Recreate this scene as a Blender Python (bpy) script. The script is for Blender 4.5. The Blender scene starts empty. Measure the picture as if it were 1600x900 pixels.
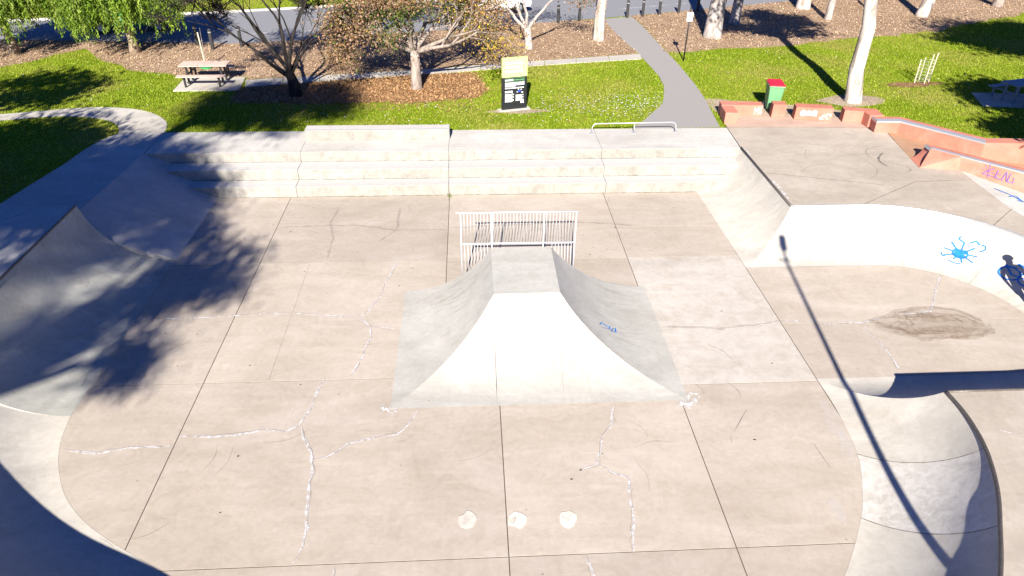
import bpy, bmesh, math, random
import numpy as np
from mathutils import Vector, Matrix

random.seed(7)
rng = np.random.default_rng(7)
scene = bpy.context.scene
COL = scene.collection
R = math.radians

# ------------------------------------------------------------------ camera
cam_d = bpy.data.cameras.new("camera")
cam = bpy.data.objects.new("camera", cam_d)
COL.objects.link(cam)
cam_d.sensor_width = 36.0
cam_d.lens = 24.75
cam_d.clip_end = 800
PITCH, YAW, ROLL = R(33.17), R(3.62), R(0.82)
fw = Vector((math.sin(YAW)*math.cos(PITCH), math.cos(YAW)*math.cos(PITCH), -math.sin(PITCH)))
rt = Vector((math.cos(YAW), -math.sin(YAW), 0))
up = rt.cross(fw)
rt2 = rt*math.cos(ROLL) + up*math.sin(ROLL)
up2 = -rt*math.sin(ROLL) + up*math.cos(ROLL)
cam.matrix_world = Matrix(((rt2.x, up2.x, -fw.x, 0), (rt2.y, up2.y, -fw.y, 0), (rt2.z, up2.z, -fw.z, 10.0), (0, 0, 0, 1)))
scene.camera = cam

# ------------------------------------------------------------------ sky and sun
SUN_ELEV = R(31.0)
SUN_DIR = Vector((0.135, 0.991, 0)).normalized()          # the way shadows fall on the ground
world = bpy.data.worlds.new("World")
scene.world = world
world.use_nodes = True
wn = world.node_tree.nodes
bg = wn["Background"]
sky = wn.new("ShaderNodeTexSky")
sky.sky_type = 'NISHITA'
sky.sun_disc = False
sky.sun_elevation = SUN_ELEV
to_sun = Vector((-SUN_DIR.x, -SUN_DIR.y, 0))
sky.sun_rotation = math.atan2(to_sun.x, to_sun.y)
sky.air_density = 1.0
sky.dust_density = 0.2
sky.ozone_density = 6.0
tint = wn.new("ShaderNodeMix")                              # clear deep-blue winter sky
tint.data_type = 'RGBA'; tint.blend_type = 'MULTIPLY'; tint.inputs[0].default_value = 1.0
tint.inputs[7].default_value = (0.22, 0.43, 0.92, 1.0)
world.node_tree.links.new(sky.outputs[0], tint.inputs[6])
world.node_tree.links.new(tint.outputs[2], bg.inputs[0])
bg.inputs[1].default_value = 0.05
sun_d = bpy.data.lights.new("sun", 'SUN')
sun_d.energy = 5.0
sun_d.angle = R(0.53)
sun_d.color = (1.0, 0.93, 0.84)
sun = bpy.data.objects.new("sun", sun_d)
COL.objects.link(sun)
light_dir = Vector((SUN_DIR.x*math.cos(SUN_ELEV), SUN_DIR.y*math.cos(SUN_ELEV), -math.sin(SUN_ELEV)))
sun.rotation_euler = light_dir.to_track_quat('-Z', 'Y').to_euler()
sun.location = (-3, -20, 25)
scene.view_settings.view_transform = 'Standard'
scene.view_settings.look = 'None'
scene.view_settings.gamma = 1.0
scene.view_settings.use_curve_mapping = False
scene.view_settings.exposure = 1.32
scene.render.engine = 'CYCLES'
scene.cycles.max_bounces = 6
scene.cycles.transparent_max_bounces = 12
scene.cycles.sample_clamp_indirect = 4.0

# ------------------------------------------------------------------ materials
def rgb(c): return (c[0], c[1], c[2], 1.0)
def new_mat(name):
    m = bpy.data.materials.new(name)
    m.use_nodes = True
    nt = m.node_tree
    return m, nt, nt.nodes, nt.links, nt.nodes["Principled BSDF"]
def noise(nt, scale, detail=6, rough=0.6, vec=None, dist=0.0):
    n = nt.nodes.new("ShaderNodeTexNoise")
    n.inputs["Scale"].default_value = scale
    n.inputs["Detail"].default_value = detail
    n.inputs["Roughness"].default_value = rough
    n.inputs["Distortion"].default_value = dist
    if vec is not None: nt.links.new(vec, n.inputs["Vector"])
    return n
def ramp(nt, fac, stops):
    r = nt.nodes.new("ShaderNodeValToRGB")
    e = r.color_ramp.elements
    while len(e) > len(stops): e.remove(e[-1])
    while len(e) < len(stops): e.new(0.5)
    for i, (p, c) in enumerate(stops):
        e[i].position = p; e[i].color = rgb(c)
    nt.links.new(fac, r.inputs[0])
    return r
def mixc(nt, fac, a, b, mode='MIX'):
    m = nt.nodes.new("ShaderNodeMix")
    m.data_type = 'RGBA'; m.blend_type = mode
    if isinstance(fac, (int, float)): m.inputs[0].default_value = fac
    else: nt.links.new(fac, m.inputs[0])
    for i, v in ((6, a), (7, b)):
        if isinstance(v, tuple): m.inputs[i].default_value = rgb(v)
        else: nt.links.new(v, m.inputs[i])
    return m.outputs[2]
def coords(nt, kind="Object", scale=(1, 1, 1)):
    t = nt.nodes.new("ShaderNodeTexCoord")
    mp = nt.nodes.new("ShaderNodeMapping")
    mp.inputs["Scale"].default_value = scale
    nt.links.new(t.outputs[kind], mp.inputs[0])
    return mp.outputs[0]
def geo_pos(nt, scale=(1, 1, 1)):
    g = nt.nodes.new("ShaderNodeNewGeometry")
    mp = nt.nodes.new("ShaderNodeMapping")
    mp.inputs["Scale"].default_value = scale
    nt.links.new(g.outputs["Position"], mp.inputs[0])
    return mp.outputs[0]
def add_bump(nt, b, fac, strength=0.2, dist=0.01):
    bp = nt.nodes.new("ShaderNodeBump")
    bp.inputs["Strength"].default_value = strength
    bp.inputs["Distance"].default_value = dist
    nt.links.new(fac, bp.inputs["Height"])
    nt.links.new(bp.outputs[0], b.inputs["Normal"])

def concrete(name, base, light=None, dark=None, slab_var=0.06, swirl=0.5, blotch=None, blotch_amt=0.0, blotch_scale=1.7, streak=None, streak_amt=0.0, rough=0.85, tread=None):
    """cast concrete: broad float marks, mottling, pores and (optionally) blotches or run-off streaks"""
    m, nt, N, L, b = new_mat(name)
    light = light or tuple(min(1, v*1.13) for v in base)
    dark = dark or tuple(v*0.86 for v in base)
    p = geo_pos(nt)
    ps = geo_pos(nt, (0.35, 1.0, 1.0))
    n1 = noise(nt, 0.9, 5, 0.6, ps, swirl*3)
    c1 = ramp(nt, n1.outputs[0], [(0.30, dark), (0.52, base), (0.72, light)]).outputs[0]
    n2 = noise(nt, 9.0, 6, 0.7, p)
    c2 = mixc(nt, 0.20, c1, ramp(nt, n2.outputs[0], [(0.32, (0.55, 0.55, 0.55)), (0.6, (1, 1, 1))]).outputs[0], 'MULTIPLY')
    n3 = noise(nt, 120.0, 3, 0.6, p)
    c3 = mixc(nt, 0.22, c2, ramp(nt, n3.outputs[0], [(0.3, (0.6, 0.6, 0.6)), (0.55, (1, 1, 1))]).outputs[0], 'MULTIPLY')
    # small dark pock marks and spilt spots
    v = N.new("ShaderNodeTexVoronoi"); v.inputs["Scale"].default_value = 1.35
    L.new(p, v.inputs["Vector"])
    c3 = mixc(nt, ramp(nt, v.outputs["Distance"], [(0.0, (0.55, 0.55, 0.55)), (0.028, (0.4, 0.4, 0.4)), (0.034, (0, 0, 0))]).outputs[0], c3, tuple(v_*0.35 for v_ in base))
    # faint scuff lines
    pw = geo_pos(nt, (0.25, 2.6, 2.6))
    n5 = noise(nt, 3.2, 4, 0.65, pw, 1.2)
    c3 = mixc(nt, ramp(nt, n5.outputs[0], [(0.60, (0, 0, 0)), (0.76, (0.32, 0.32, 0.32))]).outputs[0], c3, tuple(min(1, v_*1.22+0.02) for v_ in base))
    if blotch:
        n4 = noise(nt, blotch_scale, 7, 0.72, p, 0.6)
        c3 = mixc(nt, ramp(nt, n4.outputs[0], [(0.5-blotch_amt*0.3, (0, 0, 0)), (0.64, (blotch_amt,)*3)]).outputs[0], c3, blotch)
    if streak:
        pv = geo_pos(nt, (1.5, 1.5, 1.1))
        n6 = noise(nt, 2.4, 8, 0.78, pv, 0.5)
        c3 = mixc(nt, ramp(nt, n6.outputs[0], [(0.47, (0, 0, 0)), (0.66, (streak_amt,)*3)]).outputs[0], c3, streak)
    # broad tonal drift and hard-edged tide marks left by wet slurry
    n7 = noise(nt, 0.33, 4, 0.6, p, 1.5)
    c3 = mixc(nt, 1.0, c3, ramp(nt, n7.outputs[0], [(0.3, (0.90, 0.89, 0.875)), (0.7, (1.05, 1.05, 1.05))]).outputs[0], 'MULTIPLY')
    n8 = noise(nt, 1.15, 5, 0.55, geo_pos(nt, (0.8, 1.0, 1.0)), 1.8)
    c3 = mixc(nt, 0.55, c3, ramp(nt, n8.outputs[0], [(0.38, (0.93, 0.92, 0.90)), (0.405, (1.03, 1.03, 1.03)), (0.52, (1.0, 1.0, 1.0)), (0.545, (0.93, 0.925, 0.91)), (0.66, (1.0, 1.0, 1.0)), (0.685, (1.08, 1.07, 1.06))]).outputs[0], 'MULTIPLY')
    if tread:                                               # tone painted by facing to even out sunlight: paler tops, darker grimy uprights
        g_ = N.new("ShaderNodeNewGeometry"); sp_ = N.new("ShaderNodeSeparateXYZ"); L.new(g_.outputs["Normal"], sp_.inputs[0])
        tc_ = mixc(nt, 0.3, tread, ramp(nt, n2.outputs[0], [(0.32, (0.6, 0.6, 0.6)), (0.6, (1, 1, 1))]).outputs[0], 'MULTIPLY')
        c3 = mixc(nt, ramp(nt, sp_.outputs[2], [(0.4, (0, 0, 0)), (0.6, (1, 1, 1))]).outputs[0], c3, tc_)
    oi = N.new("ShaderNodeObjectInfo")
    rr = ramp(nt, oi.outputs["Random"], [(0, (1-slab_var,)*3), (1, (1+0.0,)*3)])
    c4 = mixc(nt, 1.0, c3, rr.outputs[0], 'MULTIPLY')
    L.new(c4, b.inputs["Base Color"])
    b.inputs["Roughness"].default_value = rough
    b.inputs["Specular IOR Level"].default_value = 0.25
    mm = N.new("ShaderNodeMath"); mm.operation = 'ADD'
    L.new(n2.outputs[0], mm.inputs[0]); L.new(n3.outputs[0], mm.inputs[1])
    add_bump(nt, b, mm.outputs[0], 0.25, 0.006)
    return m

def plain(name, col, rough=0.6, var=0.12, scale=14.0, metal=0.0, bump=0.0):
    m, nt, N, L, b = new_mat(name)
    p = geo_pos(nt)
    n = noise(nt, scale, 5, 0.65, p)
    c = ramp(nt, n.outputs[0], [(0.3, tuple(v*(1-var) for v in col)), (0.7, tuple(min(1, v*(1+var)) for v in col))])
    L.new(c.outputs[0], b.inputs["Base Color"])
    b.inputs["Roughness"].default_value = rough
    b.inputs["Metallic"].default_value = metal
    if bump: add_bump(nt, b, n.outputs[0], bump, 0.01)
    return m

def paint_worn(name, col, cover=0.5, rough=0.7):
    """paint or filler that has worn through in places"""
    m, nt, N, L, b = new_mat(name)
    p = geo_pos(nt)
    n = noise(nt, 16, 5, 0.7, p)
    L.new(ramp(nt, n.outputs[0], [(0.3, tuple(v*0.8 for v in col)), (0.7, col)]).outputs[0], b.inputs["Base Color"])
    n2 = noise(nt, 9, 6, 0.75, p)
    a = ramp(nt, n2.outputs[0], [(0.62-cover*0.4, (0, 0, 0)), (0.72-cover*0.4, (1, 1, 1))])
    L.new(a.outputs[0], b.inputs["Alpha"])
    b.inputs["Roughness"].default_value = rough
    return m

def faint_paint(name, col, alpha):
    m, nt, N, L, b = new_mat(name)
    p = geo_pos(nt)
    n = noise(nt, 6, 5, 0.7, p)
    b.inputs["Base Color"].default_value = rgb(col)
    a = ramp(nt, n.outputs[0], [(0.3, (alpha*0.3,)*3), (0.65, (alpha,)*3)])
    L.new(a.outputs[0], b.inputs["Alpha"])
    b.inputs["Roughness"].default_value = 0.8
    return m

def attr_mat(name, rough=0.7, transl=0.35, spec=0.2):
    """leaf / blade material: colour stored per leaf, some light passing through"""
    m, nt, N, L, b = new_mat(name)
    a = N.new("ShaderNodeAttribute"); a.attribute_name = "Col"
    L.new(a.outputs["Color"], b.inputs["Base Color"])
    b.inputs["Roughness"].default_value = rough
    b.inputs["Specular IOR Level"].default_value = spec
    if transl > 0:
        t = N.new("ShaderNodeBsdfTranslucent"); L.new(a.outputs["Color"], t.inputs[0])
        mx = N.new("ShaderNodeMixShader"); mx.inputs[0].default_value = transl
        L.new(b.outputs[0], mx.inputs[1]); L.new(t.outputs[0], mx.inputs[2])
        L.new(mx.outputs[0], N["Material Output"].inputs[0])
    return m

M = {}
M['floor'] = concrete('floor_concrete', (0.47, 0.412, 0.345), light=(0.51, 0.455, 0.39), dark=(0.43, 0.372, 0.306), slab_var=0.12)
M['floor_pale'] = concrete('pale_floor_concrete', (0.465, 0.42, 0.36), light=(0.52, 0.48, 0.425), dark=(0.42, 0.37, 0.31), blotch=(0.57, 0.54, 0.49), blotch_amt=0.6, blotch_scale=3.0)
M['ramp'] = concrete('ramp_concrete', (0.445, 0.435, 0.395), light=(0.485, 0.475, 0.435), dark=(0.395, 0.385, 0.35), slab_var=0.03)
M['wall'] = concrete('wall_concrete', (0.56, 0.53, 0.46), light=(0.62, 0.59, 0.52), dark=(0.50, 0.47, 0.41), slab_var=0.05)
M['wall_patchy'] = concrete('weathered_wall_concrete', (0.44, 0.415, 0.36), light=(0.60, 0.575, 0.52), dark=(0.31, 0.29, 0.25), blotch=(0.68, 0.655, 0.60), blotch_amt=0.9, blotch_scale=5.5)
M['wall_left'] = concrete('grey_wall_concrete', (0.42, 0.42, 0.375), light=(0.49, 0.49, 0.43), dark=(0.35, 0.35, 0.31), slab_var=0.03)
M['deck'] = concrete('deck_concrete', (0.53, 0.515, 0.475), light=(0.58, 0.565, 0.525), dark=(0.48, 0.465, 0.425), slab_var=0.06)
M['deck_tan'] = concrete('tan_deck_concrete', (0.46, 0.41, 0.34), light=(0.51, 0.455, 0.385), dark=(0.41, 0.36, 0.30), blotch=(0.35, 0.305, 0.25), blotch_amt=0.45)
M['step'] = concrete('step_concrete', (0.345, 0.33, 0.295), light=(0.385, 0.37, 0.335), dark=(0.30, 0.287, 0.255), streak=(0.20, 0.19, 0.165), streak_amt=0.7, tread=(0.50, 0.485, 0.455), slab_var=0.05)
M['red'] = concrete('red_oxide_concrete', (0.55, 0.215, 0.15), light=(0.59, 0.265, 0.20), dark=(0.47, 0.165, 0.11), slab_var=0.12, streak=(0.55, 0.25, 0.18), streak_amt=0.5)
M['pink'] = concrete('pinkish_concrete', (0.47, 0.345, 0.275), slab_var=0.03)
M['rusty'] = concrete('rust_stained_concrete', (0.40, 0.27, 0.175), blotch=(0.46, 0.22, 0.13), blotch_amt=0.5)
M['path'] = concrete('footpath_concrete', (0.50, 0.475, 0.42), slab_var=0.05)
M['joint'] = plain('joint_dirt', (0.075, 0.06, 0.042), 0.95)
M['joint_soft'] = faint_paint('joint_shallow', (0.12, 0.10, 0.075), 0.75)
M['crack'] = paint_worn('crack_filler', (0.60, 0.58, 0.565), 0.52)
M['crack_core'] = faint_paint('crack_open_line', (0.25, 0.22, 0.20), 0.7)
M['crack_halo'] = faint_paint('crack_lime_bloom', (0.66, 0.63, 0.60), 0.32)
M['crack_dark'] = faint_paint('hairline_crack', (0.27, 0.24, 0.22), 0.26)
M['patch'] = concrete('repair_mortar', (0.66, 0.62, 0.54), light=(0.74, 0.71, 0.64), dark=(0.50, 0.46, 0.40), slab_var=0.1, blotch=(0.42, 0.38, 0.33), blotch_amt=0.5)
M['white_paint'] = paint_worn('chipped_white_paint', (0.70, 0.685, 0.66), 0.38)
M['stain'] = faint_paint('puddle_stain', (0.29, 0.21, 0.135), 0.20)
M['stain_ring'] = faint_paint('puddle_tide_mark', (0.24, 0.165, 0.105), 0.24)
M['scuff'] = faint_paint('tyre_scuff', (0.10, 0.095, 0.09), 0.65)
M['scuff_soft'] = faint_paint('old_tyre_scuff', (0.16, 0.145, 0.13), 0.32)
M['blue'] = plain('blue_spray_paint', (0.006, 0.16, 0.50), 0.7, 0.45, 9)
M['purple'] = faint_paint('purple_spray_paint', (0.15, 0.11, 0.36), 1.3)
M['grey_paint'] = paint_worn('grey_over_paint', (0.45, 0.42, 0.47), 0.9)
M['steel'] = plain('galvanised_steel', (0.56, 0.57, 0.57), 0.42, 0.10, 30, 0.55)
M['white_steel'] = plain('white_galvanised_steel', (0.50, 0.52, 0.53), 0.5, 0.08, 30, 0.25)
M['coping'] = plain('coping_steel', (0.13, 0.115, 0.10), 0.5, 0.3, 20, 0.5)
M['edge_steel'] = plain('edge_steel', (0.42, 0.43, 0.43), 0.4, 0.2, 25, 0.5)
M['asphalt_path'] = plain('path_asphalt', (0.275, 0.262, 0.245), 0.92, 0.12, 60, 0, 0.25)
M['asphalt'] = plain('road_asphalt', (0.20, 0.205, 0.215), 0.92, 0.18, 45, 0, 0.25)
M['kerb'] = plain('kerb_concrete', (0.45, 0.43, 0.39), 0.9, 0.15, 12)
M['timber'] = plain('timber_slat', (0.50, 0.375, 0.31), 0.75, 0.2, 30)
M['black'] = plain('black_metal', (0.018, 0.018, 0.02), 0.5, 0.2, 20)
M['blue_metal'] = plain('blue_grey_metal', (0.18, 0.21, 0.27), 0.5, 0.15, 20)
M['sign_black'] = plain('sign_black', (0.012, 0.014, 0.016), 0.45, 0.15, 8)
M['sign_lime'] = plain('sign_lime', (0.56, 0.66, 0.22), 0.45, 0.05, 4)
M['white'] = plain('white_print', (0.80, 0.80, 0.78), 0.5, 0.04, 10)
M['blue_print'] = plain('blue_print', (0.03, 0.07, 0.42), 0.5, 0.1, 10)
M['green_print'] = plain('green_print', (0.12, 0.30, 0.13), 0.5, 0.1, 10)
M['bin_green'] = plain('bin_green', (0.13, 0.31, 0.15), 0.45, 0.08, 6)
M['bin_red'] = plain('bin_red', (0.62, 0.012, 0.03), 0.4, 0.08, 6)
M['rubber'] = plain('rubber', (0.02, 0.02, 0.02), 0.8, 0.2, 20)
M['post_wood'] = plain('weathered_post', (0.03, 0.03, 0.03), 0.85, 0.3, 25)
M['pale_wood'] = plain('pale_stake', (0.52, 0.46, 0.34), 0.8, 0.15, 25)
M['wire'] = plain('wire', (0.45, 0.46, 0.42), 0.5, 0.1, 20, 0.4)
M['green_plastic'] = plain('green_plastic', (0.03, 0.28, 0.09), 0.5, 0.15, 8)
M['car_paint'] = plain('white_car_paint', (0.72, 0.73, 0.74), 0.25, 0.02, 3)
M['glass'] = plain('dark_glass', (0.02, 0.025, 0.03), 0.08, 0.1, 4)
M['lamp_red'] = plain('tail_lamp', (0.4, 0.01, 0.01), 0.3)

def bark(name, pale, dark, scale=5.0, amt=0.5, grey=None):
    m, nt, N, L, b = new_mat(name)
    p = geo_pos(nt, (1, 1, 0.25))
    n = noise(nt, scale, 6, 0.7, p, 0.6)
    c = ramp(nt, n.outputs[0], [(0.62-amt*0.4, dark), (0.70-amt*0.25, pale), (0.85, tuple(min(1, v*1.1) for v in pale))])
    L.new(c.outputs[0], b.inputs["Base Color"])
    b.inputs["Roughness"].default_value = 0.9
    b.inputs["Specular IOR Level"].default_value = 0.1
    add_bump(nt, b, n.outputs[0], 0.5, 0.03)
    return m
M['gum_bark'] = bark('pale_gum_bark', (0.50, 0.455, 0.41), (0.26, 0.21, 0.17), 4.0, 0.62)
M['gum_bark_grey'] = bark('grey_gum_bark', (0.40, 0.36, 0.33), (0.22, 0.19, 0.165), 5.0, 0.6)
M['dark_bark'] = bark('dark_bark', (0.042, 0.035, 0.033), (0.018, 0.016, 0.015), 9.0, 0.4)
M['grey_bark'] = bark('grey_bark', (0.34, 0.285, 0.245), (0.18, 0.145, 0.12), 8.0, 0.5)
M['brown_bark'] = bark('brown_bark', (0.33, 0.255, 0.185), (0.16, 0.12, 0.085), 8.0, 0.5)
M['leaf'] = attr_mat('leaf', 0.6, 0.35)
M['dry_leaf'] = attr_mat('dry_leaf', 0.8, 0.2)
M['litter'] = attr_mat('leaf_litter', 0.9, 0.0, 0.05)
M['blade'] = attr_mat('grass_blade', 0.6, 0.3, 0.15)

# ground: grass turf with dry and bare patches
def grass_ground():
    m, nt, N, L, b = new_mat('turf')
    p = geo_pos(nt)
    n1 = noise(nt, 0.35, 6, 0.65, p, 0.4)
    c1 = ramp(nt, n1.outputs[0], [(0.28, (0.14, 0.215, 0.014)), (0.46, (0.215, 0.29, 0.018)), (0.57, (0.295, 0.325, 0.045)), (0.72, (0.34, 0.29, 0.09))]).outputs[0]
    n2 = noise(nt, 7.0, 5, 0.7, p)
    c2 = mixc(nt, 0.5, c1, ramp(nt, n2.outputs[0], [(0.3, (0.45, 0.5, 0.4)), (0.65, (1, 1, 1))]).outputs[0], 'MULTIPLY')
    n3 = noise(nt, 60.0, 3, 0.7, p)
    c3 = mixc(nt, 0.5, c2, ramp(nt, n3.outputs[0], [(0.35, (0.35, 0.42, 0.3)), (0.6, (1, 1, 1))]).outputs[0], 'MULTIPLY')
    L.new(c3, b.inputs["Base Color"])
    b.inputs["Roughness"].default_value = 1.0
    b.inputs["Specular IOR Level"].default_value = 0.0
    add_bump(nt, b, n3.outputs[0], 0.6, 0.03)
    return m
M['turf'] = grass_ground()
def mulch_mat(name, a, b_, c):
    m, nt, N, L, b = new_mat(name)
    p = geo_pos(nt)
    n1 = noise(nt, 0.5, 5, 0.6, p, 0.3)
    c1 = ramp(nt, n1.outputs[0], [(0.3, a), (0.5, b_), (0.72, c)]).outputs[0]
    v = N.new("ShaderNodeTexVoronoi"); v.inputs["Scale"].default_value = 16.0
    L.new(p, v.inputs["Vector"])
    c2 = mixc(nt, 0.45, c1, ramp(nt, v.outputs["Color"], [(0.2, (0.45, 0.42, 0.4)), (0.7, (1.15, 1.1, 1.05))]).outputs[0], 'MULTIPLY')
    n3 = noise(nt, 40.0, 4, 0.7, p)
    c3 = mixc(nt, 0.5, c2, ramp(nt, n3.outputs[0], [(0.35, (0.4, 0.38, 0.36)), (0.62, (1, 1, 1))]).outputs[0], 'MULTIPLY')
    L.new(c3, b.inputs["Base Color"])
    b.inputs["Roughness"].default_value = 1.0
    b.inputs["Specular IOR Level"].default_value = 0.0
    add_bump(nt, b, n3.outputs[0], 0.8, 0.04)
    return m
M['mulch'] = mulch_mat('bark_mulch', (0.35, 0.245, 0.16), (0.45, 0.325, 0.22), (0.53, 0.40, 0.29))
M['mulch_bed'] = mulch_mat('leafy_mulch', (0.23, 0.135, 0.075), (0.30, 0.18, 0.10), (0.34, 0.22, 0.12))
M['dirt'] = mulch_mat('bare_dirt', (0.42, 0.34, 0.25), (0.48, 0.395, 0.30), (0.53, 0.44, 0.34))

# ------------------------------------------------------------------ mesh helpers
def tag(o, label=None, cat=None, group=None, kind=None):
    if label: o["label"] = label
    if cat: o["category"] = cat
    if group: o["group"] = group
    if kind: o["kind"] = kind
    return o
def link(name, me, mat=None, parent=None, smooth=False):
    o = bpy.data.objects.new(name, me)
    COL.objects.link(o)
    if mat is not None and len(me.materials) == 0: me.materials.append(mat)
    if parent is not None: o.parent = parent
    if smooth:
        me.polygons.foreach_set("use_smooth", [True]*len(me.polygons))
    return o
def empty(name, loc, rz=0.0, **k):
    o = bpy.data.objects.new(name, None)
    o.empty_display_size = 0.2
    o.location = loc; o.rotation_euler = (0, 0, rz)
    COL.objects.link(o)
    return tag(o, **k)
class MB:
    def __init__(s): s.v = []; s.f = []
    def add(s, vs, fs):
        b = len(s.v); s.v += [tuple(map(float, q)) for q in vs]; s.f += [tuple(b+i for i in f) for f in fs]
        return s
    def box(s, x0, x1, y0, y1, z0, z1):
        return s.add([(x0, y0, z0), (x1, y0, z0), (x1, y1, z0), (x0, y1, z0), (x0, y0, z1), (x1, y0, z1), (x1, y1, z1), (x0, y1, z1)],
                     [(0, 3, 2, 1), (4, 5, 6, 7), (0, 1, 5, 4), (1, 2, 6, 5), (2, 3, 7, 6), (3, 0, 4, 7)])
    def prism(s, poly, z0, z1):
        n = len(poly)
        a = sum(poly[i][0]*poly[(i+1) % n][1]-poly[(i+1) % n][0]*poly[i][1] for i in range(n))
        if a < 0: poly = poly[::-1]
        zz0 = z0 if callable(z0) else (lambda x, y: z0)
        zz1 = z1 if callable(z1) else (lambda x, y: z1)
        vs = [(x, y, zz0(x, y)) for x, y in poly]+[(x, y, zz1(x, y)) for x, y in poly]
        fs = [tuple(range(n))[::-1], tuple(range(n, 2*n))]+[(i, (i+1) % n, n+(i+1) % n, n+i) for i in range(n)]
        return s.add(vs, fs)
    def tube(s, pts, rad, n=6, cap=True):
        pts = [Vector(p) for p in pts]
        rads = rad if isinstance(rad, (list, tuple)) else [rad]*len(pts)
        base = len(s.v)
        prev = None
        for i, p in enumerate(pts):
            d = (pts[min(i+1, len(pts)-1)]-pts[max(i-1, 0)])
            d = d.normalized() if d.length > 1e-9 else Vector((0, 0, 1))
            if prev is None:
                a = d.orthogonal().normalized()
            else:
                a = prev-d*prev.dot(d)
                a = a.normalized() if a.length > 1e-6 else d.orthogonal().normalized()
            prev = a; bb = d.cross(a)
            for k in range(n):
                t = 2*math.pi*k/n
                q = p+(a*math.cos(t)+bb*math.sin(t))*rads[i]
                s.v.append((q.x, q.y, q.z))
        for i in range(len(pts)-1):
            for k in range(n):
                k2 = (k+1) % n
                s.f.append((base+i*n+k, base+i*n+k2, base+(i+1)*n+k2, base+(i+1)*n+k))
        if cap:
            s.f.append(tuple(base+k for k in range(n))[::-1])
            s.f.append(tuple(base+(len(pts)-1)*n+k for k in range(n)))
        return s
    def build(s, name, mat, parent=None, smooth=False, bevel=0.0):
        me = bpy.data.meshes.new(name)
        me.from_pydata(s.v, [], s.f)
        me.update()
        if bevel:
            bm = bmesh.new(); bm.from_mesh(me)
            bmesh.ops.bevel(bm, geom=[e for e in bm.edges if len(e.link_faces) == 2 and e.calc_face_angle(0) > 0.5], offset=bevel, segments=2, affect='EDGES', profile=0.5)
            bm.to_mesh(me); bm.free()
        return link(name, me, mat, parent, smooth)
def ribbon(name, pts, width, mat, parent=None, z=0.004, jitter=0.0, step=0.12, taper=True, wj=0.3, seed=0, surf=None, normal=None):
    """thin strip lying on a surface along pts [(x,y)] (or on surf(x,y))"""
    rs = random.Random(seed)
    P = []
    for a, b in zip(pts[:-1], pts[1:]):
        d = math.dist(a, b); n = max(1, int(d/step))
        for i in range(n): P.append(tuple(a[k]+(b[k]-a[k])*i/n for k in range(len(a))))
    P.append(tuple(pts[-1]))
    n = len(P); vs = []; fs = []
    off = 0.0
    Q = []
    for i, p in enumerate(P):
        off = off*0.72+rs.gauss(0, jitter)
        Q.append((p, off))
    for i, (p, o_) in enumerate(Q):
        a = P[max(i-1, 0)]; b = P[min(i+1, n-1)]
        dx, dy = b[0]-a[0], b[1]-a[1]; l = math.hypot(dx, dy) or 1
        nx, ny = -dy/l, dx/l
        w = width*(1+rs.uniform(-wj, wj))/2
        if taper: w *= min(1, 0.35+min(i, n-1-i)*0.25)
        for sgn in (1, -1):
            x, y = p[0]+nx*(o_+sgn*w), p[1]+ny*(o_+sgn*w)
            if surf: vs.append(surf(x, y))
            else: vs.append((x, y, z))
        if i: fs.append((2*i-2, 2*i-1, 2*i+1, 2*i))
    me = bpy.data.meshes.new(name); me.from_pydata(vs, [], fs); me.update()
    return link(name, me, mat, parent)
def sheet(name, poly, z, mat, parent=None, holes=()):
    """flat polygon with holes, triangulated"""
    bm = bmesh.new(); edges = []
    for lp in [poly]+list(holes):
        vs = [bm.verts.new((x, y, z(x, y) if callable(z) else z)) for x, y in lp]
        edges += [bm.edges.new((vs[i], vs[(i+1) % len(vs)])) for i in range(len(vs))]
    bmesh.ops.triangle_fill(bm, use_beauty=True, edges=edges, normal=(0, 0, 1))
    bmesh.ops.recalc_face_normals(bm, faces=bm.faces)
    for f in bm.faces:
        if f.normal.z < 0: f.normal_flip()
    me = bpy.data.meshes.new(name); bm.to_mesh(me); bm.free()
    return link(name, me, mat, parent)
def clip_convex(poly, clip):
    def area(p): return sum(p[i][0]*p[(i+1) % len(p)][1]-p[(i+1) % len(p)][0]*p[i][1] for i in range(len(p)))
    if area(clip) < 0: clip = clip[::-1]
    out = poly
    for i in range(len(clip)):
        a, b = clip[i], clip[(i+1) % len(clip)]
        ins = lambda p: (b[0]-a[0])*(p[1]-a[1])-(b[1]-a[1])*(p[0]-a[0]) >= -1e-9
        new = []
        for k in range(len(out)):
            p, q = out[k-1], out[k]
            if ins(p) != ins(q):
                d1 = (b[0]-a[0])*(p[1]-a[1])-(b[1]-a[1])*(p[0]-a[0]); d2 = (b[0]-a[0])*(q[1]-a[1])-(b[1]-a[1])*(q[0]-a[0])
                t = d1/(d1-d2); new.append((p[0]+(q[0]-p[0])*t, p[1]+(q[1]-p[1])*t))
            if ins(q): new.append(q)
        out = new
        if not out: return []
    return out
def catmull(pts, n=8):
    out = []
    for i in range(len(pts)-1):
        p0 = pts[max(i-1, 0)]; p1 = pts[i]; p2 = pts[i+1]; p3 = pts[min(i+2, len(pts)-1)]
        for k in range(n):
            t = k/n
            out.append(tuple(0.5*((2*p1[j])+(-p0[j]+p2[j])*t+(2*p0[j]-5*p1[j]+4*p2[j]-p3[j])*t*t+(-p0[j]+3*p1[j]-3*p2[j]+p3[j])*t**3) for j in range(len(p1))))
    out.append(tuple(pts[-1]))
    return out
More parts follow.
